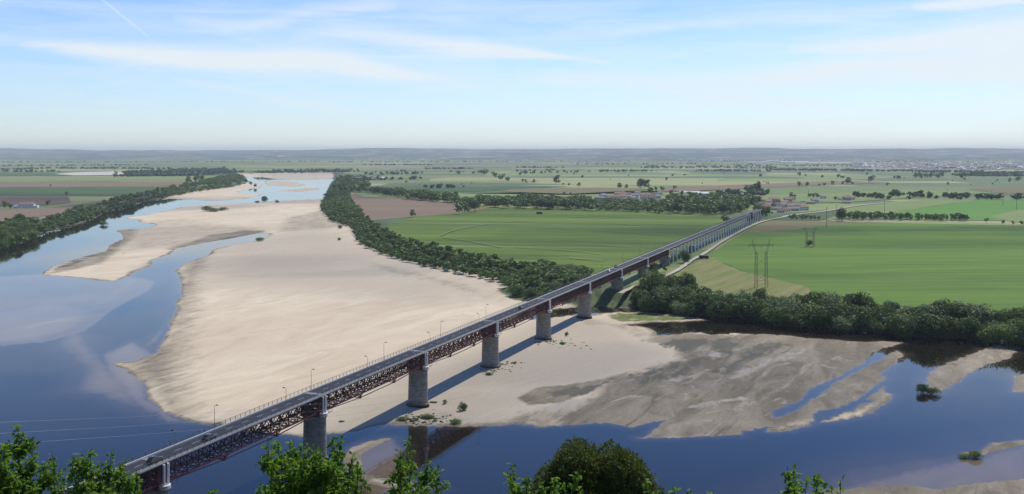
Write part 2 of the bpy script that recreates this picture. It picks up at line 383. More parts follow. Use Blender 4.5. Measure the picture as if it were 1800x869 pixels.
def field_material(name, cols, row=.35, rot=.3, rowk=.25, patch=.01, streak_c=None, streak_k=0):
    m = bpy.data.materials.new(name); m.use_nodes = True; t = NT(m.node_tree); p = t.pos()
    flow = t.flow(p, rot, .12)
    n1 = t.noise(flow, patch, 5, .55, .3); n2 = t.noise(flow, row * .25, 4, .65); n3 = t.noise(p, .8, 4, .7)
    c = t.mix(t.m('MULTIPLY_ADD', n1, 3, -1, clamp=True), cols[0], cols[1])
    c = t.mix(t.m('MULTIPLY', t.m('MULTIPLY_ADD', n2, 4, -1.5, clamp=True), rowk), c, cols[2])
    ly = t.add('ShaderNodeSeparateXYZ', {0: t.flow(p, rot, 1.0)}).outputs[1]
    ly = t.m('ADD', ly, t.m('MULTIPLY', t.noise(p, .01, 2, .5), 12))
    ln = t.m('MULTIPLY_ADD', t.m('SINE', t.m('MULTIPLY', ly, 2 * math.pi / 17.)), 6, -5, clamp=True)
    c = t.mix(t.m('MULTIPLY', ln, .28), c, tuple(x * .62 for x in cols[0]))
    if streak_c:
        n4 = t.noise(t.flow(p, rot, .05, (37, 11, 0)), .035, 4, .6)
        c = t.mix(t.m('MULTIPLY', t.m('MULTIPLY_ADD', n4, 9, -5.6, clamp=True), streak_k), c, streak_c)
    c = t.mix(.28, c, t.mix(n3, (.1, .1, .1), (.9, .9, .9)), 'OVERLAY')
    b = t.add('ShaderNodeBsdfPrincipled', {'Base Color': c, 'Roughness': .95, 'Specular IOR Level': .1})
    t.add('ShaderNodeOutputMaterial', {'Surface': b.outputs[0]}); return m

# ------------------------------------------------------------------ terrain data (outlines of banks and bars)
LAND = [(585, 306), (583, 322), (579, 339), (566, 350), (564, 369), (574, 377), (584, 389), (617, 397), (625, 420), (640, 432), (678, 447), (723, 460),
        (760, 468), (820, 480), (870, 490), (890, 503), (868, 512), (880, 519), (935, 530), (1005, 538), (1060, 540), (1100, 543), (1137, 540), (1144, 545), (1179, 548), (1210, 552),
        (1262, 558), (1303, 558), (1350, 563), (1386, 575), (1447, 577), (1516, 580), (1585, 591), (1681, 595), (1800, 607), (1900, 615), (2600, 650), (3500, 640),
        (4200, 269.3), (-3200, 269.3), (-3200, 600), (-1200, 560), (-500, 500), (-200, 462), (0, 437), (50, 425), (72, 414), (70, 410), (97, 406), (106, 400), (130, 395), (160, 387), (190, 372), (230, 365), (262, 352), (300, 345),
        (345, 337), (395, 331), (425, 326), (436, 318), (425, 312), (418, 306.5), (500, 305)]
EF = [(72, 483), (83, 474), (91, 469), (124, 458), (152, 450), (188, 441), (194, 431), (216, 422), (218, 415), (207, 405), (237, 402.5), (262, 401), (273, 397), (271, 394.5), (242, 391), (247, 387),
      (225, 385), (222, 383), (253, 378), (304, 369), (321, 363), (380, 359), (450, 356), (500, 353), (560, 350), (600, 345), (640, 400), (700, 430), (790, 460), (900, 490), (960, 520), (1010, 532),
      (1017, 540), (972, 545), (930, 556), (935, 562), (971, 559), (997, 555), (1018, 552), (1042, 555), (1055, 551), (1093, 549), (1135, 549), (1176, 553), (1215, 558), (1247, 563), (1204, 566), (1149, 567), (1100, 571),
      (1126, 574), (1137, 576), (1152, 584), (1153, 591), (1174, 590), (1210, 585), (1233, 585), (1251, 590), (1266, 588), (1284, 586), (1350, 587), (1433, 596), (1530, 602), (1593, 600),
      (1585, 603), (1541, 618), (1516, 640), (1483, 658), (1456, 671), (1422, 684), (1406, 703), (1356, 722), (1360, 734), (1383, 730), (1425, 707), (1461, 684), (1481, 668), (1536, 641), (1577, 616), (1592, 622),
      (1567, 643), (1547, 659), (1558, 665), (1544, 676), (1508, 704), (1472, 718), (1439, 723), (1428, 729), (1430, 740), (1425, 748), (1378, 759), (1350, 759), (1361, 750), (1336, 751), (1300, 758),
      (1298, 764), (1232, 768), (1166, 770), (1124, 770), (1140, 766), (1161, 745), (1174, 739), (1148, 741), (1113, 751), (1074, 745), (1029, 744), (976, 749), (942, 751), (916, 745), (890, 747), (848, 749),
      (769, 749), (716, 747), (684, 745), (658, 751), (624, 758), (584, 762), (540, 766), (490, 765), (430, 757), (377, 749), (334, 744), (306, 731), (287, 726), (261, 703), (258, 677), (235, 660), (218, 647), (199, 640),
      (238, 636), (276, 621), (282, 607), (296, 588), (301, 566), (312, 544), (307, 533), (318, 524), (318, 510), (315, 488), (309, 477), (318, 466), (341, 456), (362, 450), (369, 440), (401, 432), (456, 424), (470, 417), (477, 411),
      (447, 412), (401, 420), (353, 428), (311, 437), (298, 448), (265, 458), (268, 466), (240, 477), (226, 486), (204, 494), (171, 494), (124, 488)]
BARS = [
    [(280, 353), (300, 344), (345, 336), (400, 329), (430, 323), (462, 325), (456, 331), (430, 334), (413, 338), (420, 340), (455, 341), (460, 343), (430, 350), (375, 354), (340, 352), (300, 350)],
    [(410, 305), (500, 303), (600, 305), (583, 314), (540, 317), (480, 315), (455, 311), (430, 311)],
    [(463, 319), (500, 318.5), (540, 325), (520, 329), (470, 327)],
    [(487, 336), (540, 330.5), (562, 331), (560, 334), (520, 338)],
    [(1626, 668), (1631, 654), (1650, 644), (1676, 634), (1709, 621), (1748, 607), (1775, 606), (1792, 610), (1775, 629), (1733, 641), (1708, 651), (1683, 671), (1661, 682), (1645, 690), (1630, 684)],
    [(1783, 661), (1830, 655), (1900, 670), (1850, 690), (1800, 690), (1783, 690), (1787, 676)],
    [(1439, 743), (1461, 736), (1506, 721), (1522, 709), (1542, 705), (1525, 702), (1547, 690), (1553, 680), (1558, 691), (1569, 694), (1564, 707), (1539, 721), (1536, 726), (1494, 737), (1456, 743)],
    [(1690, 796), (1725, 793), (1744, 779), (1800, 775), (1880, 768), (1880, 775), (1800, 782), (1760, 790), (1720, 800), (1700, 801)],
    [(600, 800), (605, 796), (619, 786), (645, 777), (690, 769.5), (692, 772), (670, 780), (650, 790), (634, 800), (632, 811), (640, 822), (624, 828), (600, 815)],
    [(637, 836), (670, 840), (724, 848), (760, 857), (700, 862), (640, 850)],
    [(1430, 866), (1500, 858), (1590, 853), (1650, 858), (1700, 850), (1800, 842), (1900, 835), (1900, 900), (1400, 900)]]
SHALLOW = [  # polygon, depth value, edge softness in metres
    ([(-100, 614), (0, 608), (80, 602), (150, 583), (200, 545), (262, 512), (272, 497), (255, 490), (226, 486), (124, 486), (72, 482), (0, 486), (-200, 500), (-300, 640)], .40, 1.5),
    ([(-60, 612), (0, 606), (80, 600), (140, 580), (180, 545), (100, 530), (0, 545), (-100, 560)], .16, 16),
    ([(120, 560), (200, 640), (235, 660), (258, 677), (262, 720), (330, 748), (260, 735), (190, 705), (120, 690), (140, 650), (90, 610)], .38, 12),
    ([(200, 636), (280, 600), (300, 560), (270, 590), (240, 620)], .24, 8),
    ([(175, 625), (235, 600), (275, 625), (262, 700), (335, 748), (290, 742), (235, 712), (195, 670)], .2, 8),
    ([(285, 560), (318, 520), (318, 480), (290, 540)], .5, 6),
    ([(1400, 869), (1540, 835), (1620, 815), (1690, 800), (1800, 775), (1950, 760), (1950, 920), (1350, 920)], .30, 9),
    ([(1300, 869), (1450, 820), (1580, 790), (1720, 770), (1950, 740), (1950, 920), (1200, 920)], .5, 18),
    ([(590, 830), (620, 790), (700, 765), (720, 790), (720, 850), (780, 860), (640, 875)], .35, 5),
    ([(455, 330), (470, 317), (560, 318), (570, 330), (480, 340)], .5, 30),
    ([(280, 357), (380, 354), (460, 344), (560, 350), (440, 357), (240, 385)], .55, 25)]
WET = [  # polygon, value, softness
    ([(1300, 840), (1600, 800), (1900, 755), (1900, 920), (1200, 920)], .95, 4),
    ([(1125, 600), (1153, 590), (1200, 584), (1250, 589), (1350, 586), (1600, 598), (1570, 700), (1340, 765), (1110, 775), (960, 752), (990, 726), (1040, 700), (1060, 672), (1130, 655), (1195, 634), (1185, 612)], .95, 7),
    ([(908, 702), (945, 684), (1000, 680), (1060, 670), (1110, 655), (1085, 672), (1030, 692), (985, 711), (930, 713)], 1.3, 3),
    ([(870, 748), (900, 728), (960, 716), (1010, 700), (1020, 740), (960, 755)], .62, 8),
    ([(1000, 545), (1060, 566), (1130, 575), (1150, 590), (1120, 600), (1080, 575), (1020, 572)], .45, 6),
    ([(72, 486), (130, 448), (190, 436), (200, 404), (250, 400), (235, 425), (180, 465), (110, 480)], .75, 10),
    ([(290, 440), (360, 415), (430, 405), (470, 408), (400, 425), (320, 440)], .9, 12),
    ([(220, 390), (330, 385), (480, 405), (430, 420), (250, 440), (190, 450)], .38, 30),
    ([(200, 640), (290, 595), (315, 500), (335, 450), (372, 438), (345, 480), (335, 560), (325, 640), (338, 748), (290, 740), (250, 690)], .82, 22),
    ([(500, 385), (600, 360), (640, 395), (560, 405), (480, 410)], .5, 14),
    ([(640, 460), (700, 470), (840, 505), (870, 530), (760, 500), (660, 475)], .4, 10),
    ([(690, 750), (720, 715), (770, 722), (850, 740), (870, 750)], .35, 4),
    ([(595, 800), (700, 765), (695, 790), (640, 830), (600, 830)], 1.2, 3),
    ([(1700, 560), (1900, 560), (1900, 720), (1600, 700), (1430, 750), (1420, 700)], .7, 8),
    ([(480, 300), (600, 300), (580, 345), (450, 345)], .3, 20)]
DARK = [  # polygon, value (negative = pale patch), softness
    ([(1165, 608), (1180, 598), (1240, 597), (1245, 606), (1205, 622), (1185, 618)], 1, 6), ([(1250, 600), (1285, 593), (1295, 608), (1280, 625), (1255, 620)], 1, 6),
    ([(1310, 610), (1350, 600), (1390, 606), (1350, 625), (1300, 650), (1275, 665), (1250, 655), (1290, 640)], .9, 7), ([(1110, 662), (1150, 650), (1240, 630), (1270, 612), (1240, 650), (1180, 672), (1120, 680)], .75, 7),
    ([(960, 694), (1000, 684), (1050, 678), (1090, 664), (1060, 682), (1010, 698), (975, 700)], 1, 5), ([(1120, 690), (1160, 690), (1210, 705), (1150, 705)], .6, 7), ([(1215, 715), (1290, 695), (1340, 700), (1280, 715)], .6, 7),
    ([(1352, 757), (1440, 742), (1436, 748), (1380, 760)], .8, 5), ([(300, 442), (400, 417), (440, 412), (400, 421), (350, 430)], .8, 7), ([(80, 482), (130, 452), (190, 440), (212, 408), (222, 422), (200, 440), (140, 462)], .6, 5),
    ([(720, 745), (735, 722), (725, 715), (700, 735), (690, 746)], .5, 5),
    ([(1244, 628), (1255, 620), (1272, 624), (1270, 631), (1252, 634)], -1, 5), ([(1168, 674), (1195, 662), (1212, 664), (1196, 676)], -1, 6), ([(1275, 668), (1310, 650), (1350, 632), (1420, 615), (1400, 625), (1350, 645), (1300, 668)], -1, 6),
    ([(1215, 718), (1260, 704), (1300, 698), (1325, 702), (1270, 712), (1230, 722)], -.8, 6), ([(950, 722), (1000, 705), (1040, 695), (1015, 720), (975, 730)], -.8, 6), ([(1100, 668), (1150, 655), (1130, 668)], -.6, 5)]
GREY = [([(480, 790), (640, 710), (760, 650), (860, 600), (950, 560), (1060, 560), (1150, 600), (1195, 625), (1120, 665), (1000, 700), (880, 760)], .62, 22),
        ([(360, 430), (560, 400), (690, 440), (870, 500), (760, 535), (560, 520), (370, 500)], .50, 50), ([(230, 400), (480, 400), (470, 412), (300, 440), (220, 440)], .35, 25),
        ([(470, 320), (470, 345), (590, 345), (590, 300), (440, 300)], .3, 60), ([(1600, 600), (1850, 590), (1850, 700), (1600, 710)], .7, 10), ([(660, 455), (880, 500), (900, 540), (780, 520)], .35, 25)]
VEG = [([(1068, 556), (1093, 551), (1135, 551), (1176, 555), (1240, 562), (1150, 565), (1095, 567), (1075, 562)], .85, 3),
       ([(880, 512), (930, 514), (960, 532), (900, 530)], .8, 5),
       ([(1000, 500), (1130, 490), (1160, 535), (1130, 544), (1010, 540)], 1.0, 5),
       ([(640, 380), (660, 440), (610, 430)], .2, 10)]
LANDW = GP(LAND); EFW = GP(EF); BARW = [GP(b) for b in BARS]

def land_h(dl): return 8.0 * sst(0, 26, dl) + .4 * sst(0, 3, dl)
def height(X, Y):
    X = np.asarray(X, float); Y = np.asarray(Y, float)
    k = np.clip(Y, 250, 6000) * .0042
    wx = X + k * fbm(X / (k * 7), Y / (k * 11), 3, 4); wy = Y + 1.7 * k * fbm(X / (k * 7), Y / (k * 11), 31, 4)
    wx = wx + .9 * fbm(X / 2.2, Y / 5, 91, 2) * k / 1.5; wy = wy + 2.2 * fbm(X / 2.2, Y / 5, 95, 2) * k / 1.5
    dl = sdf(LANDW, wx, wy)
    ds = sdf(EFW, wx, wy)
    for b in BARW: ds = np.maximum(ds, sdf(b, wx, wy))
    hs = np.where(ds > 0, .12 * (1 - np.exp(-ds / 2)) + .9 * (1 - np.exp(-ds / 60)), np.maximum(ds * .08, -1.2))
    hs = hs + np.where(ds > 0, .10 * np.clip(ds / 6, 0, 1) * fbm(X / 14, Y / 22, 9, 3), 0)
    h = np.where(dl > 0, np.maximum(land_h(dl), hs), hs)
    return h, dl, ds, wx, wy

cols = np.concatenate([np.linspace(-1.6, -.58, 24)[:-1], np.linspace(-.58, .58, 700), np.linspace(.58, 1.6, 24)[1:]])
rpy = np.concatenate([[1900, 1500, 1250, 1080, 980, 930], np.arange(900, 330, -1.0), np.arange(330, 290, -.8), np.arange(290, 272, -.6), [272, 271.3, 270.8]])
rY = F * HC / (rpy - HY)
TX = rY[:, None] * cols[None, :]; TY = np.repeat(rY[:, None], len(cols), 1)
TH, DL, DS, WX, WY = height(TX, TY)
nr, nc = TX.shape
idx = np.arange(nr * nc).reshape(nr, nc)
quads = np.stack([idx[:-1, :-1], idx[:-1, 1:], idx[1:, 1:], idx[1:, :-1]], -1).reshape(-1, 4)
Vt = np.stack([TX, TY, TH], -1).reshape(-1, 3)
gme = npmesh('ground', Vt, quads, M['ground'], True)
def fattr(me, name, arr):
    a = me.attributes.new(name, 'FLOAT', 'POINT'); a.data.foreach_set('value', np.asarray(arr, np.float32).ravel())
near = (TY < 6500)
nm_ = near.ravel(); fx, fy = WX.ravel()[nm_], WY.ravel()[nm_]
def paint(lst, base):
    out = base.ravel()[nm_].copy()
    for pl, val, soft in lst:
        s = sst(-soft, soft, sdf(GP(pl), fx, fy)); yield s, val, out
wetv = np.zeros(fx.shape); 
for s, val, _ in paint(WET, TX * 0): wetv = np.maximum(wetv, s * val)
dsn = DS.ravel()[nm_]
wetv = np.maximum(wetv, .62 * (1 - sst(0, 2 + 6 * (vn(fx / 17, fy / 40, 6) + .5), dsn)) + .3 * (1 - sst(2, 22, dsn)) * (vn(fx / 30, fy / 30, 5) + .7))
vegv = np.zeros(fx.shape)
for s, val, _ in paint(VEG, TX * 0): vegv = np.maximum(vegv, s * val)
depv = .38 + .62 * np.clip(-dsn / 6, 0, 1) ** .7
for s, val, _ in paint(SHALLOW, TX * 0): depv = np.minimum(depv, 1 - s * (1 - val) * (1 if val > 0 else 1))
def full(vals, dflt=0.):
    o = np.full(nm_.shape, dflt); o[nm_] = vals; return o
fattr(gme, 'wet', full(wetv)); fattr(gme, 'veg', full(vegv))
darkv = np.zeros(fx.shape); greyv = np.zeros(fx.shape)
for s, val, _ in paint(DARK, TX * 0): darkv = np.where(s * abs(val) > np.abs(darkv), s * val, darkv)
for s, val, _ in paint(GREY, TX * 0): greyv = np.maximum(greyv, s * val)
fattr(gme, 'dark', full(darkv)); fattr(gme, 'grey', full(greyv))
fattr(gme, 'land', sst(0, 5, DL)); fattr(gme, 'plain', sst(32, 60, DL))
obj('ground', gme, kind='structure', label='river sand bars, banks and the flat cultivated plain', group=None)
# water sheet (only where the ground is low)
low = (TH < .35) & (TY < 6500)
keep = low[:-1, :-1] | low[1:, :-1] | low[:-1, 1:] | low[1:, 1:]
wme = npmesh('river_water', np.stack([TX, TY, TX * 0 + .0], -1).reshape(-1, 3), quads[keep.ravel()], M['water'], True)
fattr(wme, 'depth', full(depv, 1.))
obj('river_water', wme, kind='structure', label='calm blue river water with shallow sandy patches')

# hillside under the viewpoint
def hill_z(x, y):
    return 98.0 - 1.2 - .66 * np.maximum(y, 0) ** 1.0 - .002 * np.abs(x) + 2.5 * fbm(x / 18, y / 18, 77, 3) * np.clip(y / 20, 0, 1) - np.where(y < 26, .10 * np.maximum(y, 0), 2.6)
hx = np.linspace(-330, 330, 100); hy = np.concatenate([[-300, -60, -10], np.linspace(0, 152, 60)])
HX, HYY = np.meshgrid(hx, hy); HZ = hill_z(HX, HYY)
hi = np.arange(HX.size).reshape(HX.shape)
M['hill'] = mat('hillside_scrub', (.07, .09, .03), .95, .5, .3, bump=.2, bscale=1, col2=(.12, .10, .06))
obj('hillside', npmesh('hillside', np.stack([HX, HYY, HZ], -1).reshape(-1, 3), np.stack([hi[:-1, :-1], hi[:-1, 1:], hi[1:, 1:], hi[1:, :-1]], -1).reshape(-1, 4), M['hill'], True),
    kind='structure', label='steep scrubby hillside falling from the viewpoint to the river')

# distant hills: rising ground beyond the plain
def hills():
    xs = np.linspace(-17000, 17000, 340); ys = np.linspace(10500, 23000, 90)
    X, Y = np.meshgrid(xs, ys)
    base = 8 + 48 * sst(11000, 14500, Y) + 62 * sst(14500, 19500, Y) + 30 * sst(18000, 21000, Y)
    z = base + (fbm(X / 2600, Y / 1500, 5, 4) * 62 + fbm(X / 600, Y / 400, 55, 3) * 14) * sst(10800, 15000, Y) + 8 * sst(-3000, 9000, X)
    z = np.where(Y < 10700, 6, z)
    ii = np.arange(X.size).reshape(X.shape)
    m = bpy.data.materials.new('hill_woods'); m.use_nodes = True; t = NT(m.node_tree); p = t.pos()
    n1 = t.noise(t.mapping(p, (.5, 1, 1)), .0016, 6, .65); n2 = t.noise(p, .004, 5, .7)
    c = t.mix(t.m('MULTIPLY_ADD', n1, 6, -2.9, clamp=True), (.045, .065, .04), (.20, .21, .13))
    c = t.mix(t.m('MULTIPLY_ADD', n2, 14, -8.0, clamp=True), c, (.50, .44, .37))
    b = t.add('ShaderNodeBsdfPrincipled', {'Base Color': c, 'Roughness': .95, 'Specular IOR Level': .1})
    t.add('ShaderNodeOutputMaterial', {'Surface': b.outputs[0]})
    obj('hills', npmesh('hills', np.stack([X, Y, z], -1).reshape(-1, 3), np.stack([ii[:-1, :-1], ii[:-1, 1:], ii[1:, 1:], ii[1:, :-1]], -1).reshape(-1, 4), m, True),
        kind='structure', label='low hazy blue hills along the horizon')
    return xs, ys, z
hills()

# ------------------------------------------------------------------ fields, tracks
_lvl = [8.55]
def sheet(name, pts, m, label=None, z0=8.0):
    _lvl[0] += .03; z = _lvl[0]
    bm = bmesh.new(); vs_ = [bm.verts.new((*G(a, b, z), z)) for a, b in pts]
    bm.faces.new(vs_); bmesh.ops.triangulate(bm, faces=bm.faces[:]); bm.normal_update()
    for f_ in bm.faces:
        if f_.normal.z < 0: f_.normal_flip()
    me = bpy.data.meshes.new(name); bm.to_mesh(me); bm.free(); me.materials.append(m)
    return obj(name, me, kind='structure', label=label)
fm = {
    'g1': field_material('crop_green', ((.042, .080, .018), (.110, .175, .026), (.185, .22, .06)), .35, -.12, .35, .012, (.26, .27, .13), .8),
    'g2': field_material('crop_green_dense', ((.052, .105, .024), (.115, .195, .030), (.20, .26, .06)), .35, .05, .3, .008),
    'y1': field_material('mown_yellow', ((.125, .165, .042), (.15, .165, .05), (.23, .20, .10)), .5, 1.05, .7, .02),
    'b1': field_material('ploughed', ((.185, .135, .09), (.22, .16, .11), (.155, .115, .08)), .3, .1, .4, .01),
    'b2': field_material('ploughed_dark', ((.135, .095, .07), (.17, .12, .09), (.11, .08, .06)), .3, .1, .4, .01),
    'lg': field_material('pale_green', ((.17, .22, .075), (.21, .25, .10), (.13, .18, .06)), .2, .1, .4, .006),
    'bg': field_material('bright_green', ((.085, .20, .035), (.11, .225, .045), (.13, .22, .07)), .2, .1, .3, .006),
    'dg': field_material('dull_green', ((.065, .105, .045), (.09, .13, .055), (.05, .08, .035)), .2, .1, .4, .006),
    'ol': field_material('olive_dry', ((.16, .13, .065), (.14, .14, .06), (.20, .16, .09)), .3, .2, .5, .012),
    'tr': mat('track_dust', (.42, .37, .29), .95, .25, .3)}
sheet('field', [(672, 408), (690, 392), (735, 380), (800, 368), (860, 365), (950, 366), (1100, 371), (1268, 378), (1290, 388), (1180, 436), (1110, 462), (1060, 480), (1000, 484), (900, 468), (800, 448), (730, 428)], fm['g1'], 'large green field left of the bridge')
sheet('field', [(612, 343), (640, 341), (805, 358), (860, 366), (790, 376), (730, 381), (650, 388), (628, 372)], fm['b1'], 'brown ploughed field behind the river bend')
sheet('field', [(1334, 394), (1500, 391), (1900, 398), (1960, 420), (1960, 560), (1440, 530), (1380, 500), (1330, 490), (1290, 470), (1246, 452), (1280, 425)], fm['g2'], 'large green field right of the bridge')
sheet('field', [(1334, 396), (1350, 388), (1500, 390), (1560, 392), (1450, 396), (1390, 404), (1310, 410)], fm['ol'], 'dry olive strip at the field head')
sheet('field', [(1240, 450), (1258, 455), (1290, 474), (1350, 488), (1420, 505), (1440, 530), (1300, 530), (1160, 512), (1178, 488), (1215, 468)], fm['y1'], 'mown yellow green triangle of field')
sheet('field', [(1430, 384), (1500, 366), (1560, 356), (1660, 349), (1725, 350), (1640, 362), (1560, 375), (1470, 386)], fm['lg'], 'pale green field beyond the hedge')
sheet('field', [(1540, 380), (1620, 365), (1725, 351), (1900, 351), (1900, 382), (1800, 388), (1600, 387)], fm['bg'], 'bright green field at right')
sheet('field', [(1740, 380), (1830, 362), (1900, 358), (1900, 390), (1780, 391)], fm['lg'])
sheet('field', [(1340, 382), (1400, 374), (1480, 366), (1470, 380), (1440, 388), (1350, 386)], fm['dg'])
# left bank strips
for pts, k in (([(-300, 322), (330, 318), (395, 309), (200, 311), (0, 312), (-300, 313)], 'lg'),
               ([(-300, 331), (310, 327), (330, 319), (-300, 323)], 'b1'), ([(-300, 345), (250, 345), (310, 328), (-300, 332)], 'dg'),
               ([(-300, 365), (60, 362), (125, 357), (120, 346), (-300, 347)], 'b2'), ([(85, 366), (240, 345), (262, 346), (200, 360), (140, 372), (90, 372)], 'b2'),
               ([(-300, 396), (30, 396), (75, 380), (140, 372), (190, 364), (100, 366), (-300, 372)], 'b1'), ([(-300, 311), (390, 309), (410, 303), (-300, 305)], 'dg')):
    sheet('field', pts, fm[k])
# bands of fields across the plain
for pts, k in (([(640, 347), (760, 350), (1010, 351), (1300, 338), (1300, 334), (1000, 343), (800, 340), (620, 340)], 'lg'),
               ([(900, 331), (1100, 331), (1160, 333), (1000, 341), (880, 337)], 'ol'), ([(1160, 330), (1480, 318), (1560, 321), (1250, 334), (1165, 337)], 'b1'),
               ([(1700, 332), (1830, 326), (1900, 334), (1770, 341)], 'ol'), ([(700, 336), (900, 326), (1000, 328), (830, 337)], 'dg'),
               ([(1330, 344), (1600, 334), (1760, 338), (1560, 351), (1480, 356), (1340, 352)], 'lg'), ([(600, 330), (760, 326), (900, 330), (700, 340), (612, 338)], 'dg')):
    sheet('field', pts, fm[k])
sheet('bare_sand', [(95, 306), (130, 303), (200, 301.5), (250, 303), (210, 308), (130, 308.5)], mat('bare_sand', (.5, .46, .38), .95, .2, .01), 'pale sandy clearing in the left plain')
def track(pts, width, m, name='track', label=None):
    _lvl[0] += .03; z = _lvl[0] + .2; P = [Vector((*G(a, b, z), z)) for a, b in pts]
    # catmull smoothing
    Q = []
    for i in range(len(P) - 1):
        p0, p1, p2, p3 = P[max(i - 1, 0)], P[i], P[i + 1], P[min(i + 2, len(P) - 1)]
        for k in range(6):
            s = k / 6; Q.append(.5 * ((2 * p1) + (p2 - p0) * s + (2 * p0 - 5 * p1 + 4 * p2 - p3) * s * s + (3 * p1 - p0 - 3 * p2 + p3) * s ** 3))
    Q.append(P[-1]); b = MB(); vs_ = []
    for i, q in enumerate(Q):
        d = (Q[min(i + 1, len(Q) - 1)] - Q[max(i - 1, 0)]).normalized(); s = Vector((d.y, -d.x, 0)) * width * .5 * (1 + .25 * random.uniform(-1, 1))
        vs_.append((q - s, q + s))
    for (a, c), (d, e) in zip(vs_, vs_[1:]): b.poly([a, c, e, d])
    me = b.mesh(name, m)
    if me.polygons[0].normal.z < 0: me.flip_normals()
    return obj(name, me, kind='structure', label=label)
track([(1090, 515), (1130, 497), (1165, 487), (1195, 472), (1215, 458), (1240, 444), (1270, 424), (1295, 410), (1318, 398), (1345, 388), (1380, 381)], 3.6, fm['tr'], label='pale farm track curving beside the viaduct')
track([(1375, 381), (1400, 377), (1450, 371), (1510, 361), (1560, 356)], 7, fm['tr'], label='pale road out of the village')
track([(1455, 386), (1480, 389), (1560, 389), (1700, 391), (1800, 393), (1900, 396)], 5, fm['tr'])
M['tram'] = mat('pale_crop_line', (.19, .25, .09), .95, .3, .2)
for pts in ([(905, 397), (960, 400), (1040, 404), (1130, 410), (1195, 416)], [(905, 434), (960, 437), (1010, 441), (1055, 446)], [(775, 414), (800, 404), (840, 396), (880, 391), (930, 387)], [(780, 417), (815, 422), (850, 428), (880, 434)],
            [(1000, 380), (1040, 382), (1075, 383)], [(1100, 394), (1150, 397), (1200, 400)], [(1000, 452), (1060, 458)], [(985, 426), (1050, 430), (1110, 433)], [(1296, 428), (1330, 429), (1345, 429)]):
    track(pts, 1.9 if pts[0][1] > 390 else 4, M['tram'], 'crop_line')
track([(1340, 361), (1420, 353), (1520, 350), (1640, 344)], 4, fm['tr'])

# ------------------------------------------------------------------ bridge
TH_ = math.atan2(677, F); S = 72.0; DZ = 22.0
B0 = G(290, 812, DZ); RZ = math.pi / 2 - TH_
bridge = empty('bridge', (B0[0], B0[1], 0), RZ, label='long maroon lattice girder road bridge on stone piers and pale trestles', cat='bridge')
cu, su = math.cos(RZ), math.sin(RZ)
def BW(x, y, z=0): return (B0[0] + x * cu - y * su, B0[1] + x * su + y * cu, z)
Wd = 7.6; X0, X8, XE = -1.0 * S, 8 * S, 15.7 * S
# deck
b = MB(); b.box(X0 - 30, XE + 25, 0, Wd, DZ - .45, DZ); obj('deck_slab', b.mesh('deck_slab', M['concrete']), bridge)
b = MB(); b.box(X0 - 30, XE + 25, .85, Wd - .85, DZ + .004, DZ + .03); obj('road_surface', b.mesh('road_surface', M['asphalt']), bridge)
for y0, y1 in ((.62, .85), (Wd - .85, Wd - .45)):
    b = MB(); b.box(X0 - 30, XE + 25, y0, y1, DZ + .002, DZ + (.18 if y0 < 1 else .28)); obj('kerb', b.mesh('kerb', M['fascia']), bridge)
for y0, y1 in ((-.06, .14), (Wd - .14, Wd + .06)):
    b = MB(); b.box(X0 - 30, XE + 25, y0, y1, DZ - .30, DZ + .10); obj('fascia', b.mesh('fascia', M['fascia']), bridge)
# railings
for y in (.04, Wd - .04):
    b = MB(); x = X0 - 30
    while x < XE + 20: b.box(x - .05, x + .05, y - .05, y + .05, DZ + .16, DZ + 1.25); x += 2.25
    obj('railing_posts', b.mesh('railing_posts', M['rail']), bridge, kind='stuff')
    b = MB()
    for z, t_ in ((1.22, .045), (.85, .02), (.5, .02)): b.box(X0 - 30, XE + 25, y - t_, y + t_, DZ + z - t_, DZ + z + t_)
    obj('handrail', b.mesh('handrail', M['rail']), bridge)
# markings
dm = MB(); dm.box(-1.5, 1.5, -.06, .06, 0, .006); dme = dm.mesh('lane_dash', M['line_paint'])
x = X0 + 4; k = 0; rest = MB()
while x < XE:
    if x < 3.5 * S: obj('lane_dash', dme, bridge, (x, Wd / 2, DZ + .034))
    else: rest.box(x - 1.5, x + 1.5, Wd / 2 - .06, Wd / 2 + .06, DZ + .034, DZ + .040)
    x += 7.0
obj('lane_dashes', rest.mesh('lane_dashes', M['line_paint']), bridge, kind='stuff')
b = MB()
for y in (1.0, Wd - 1.12): b.box(X0 - 30, XE + 20, y, y + .12, DZ + .034, DZ + .040)
obj('edge_line', b.mesh('edge_line', M['joint']), bridge)
jm = MB(); jm.box(-.9, .9, .9, Wd - .9, 0, .008); jme = jm.mesh('expansion_joint', M['joint'])
for i in range(-1, 9): obj('expansion_joint', jme, bridge, (i * S, 0, DZ + .042))
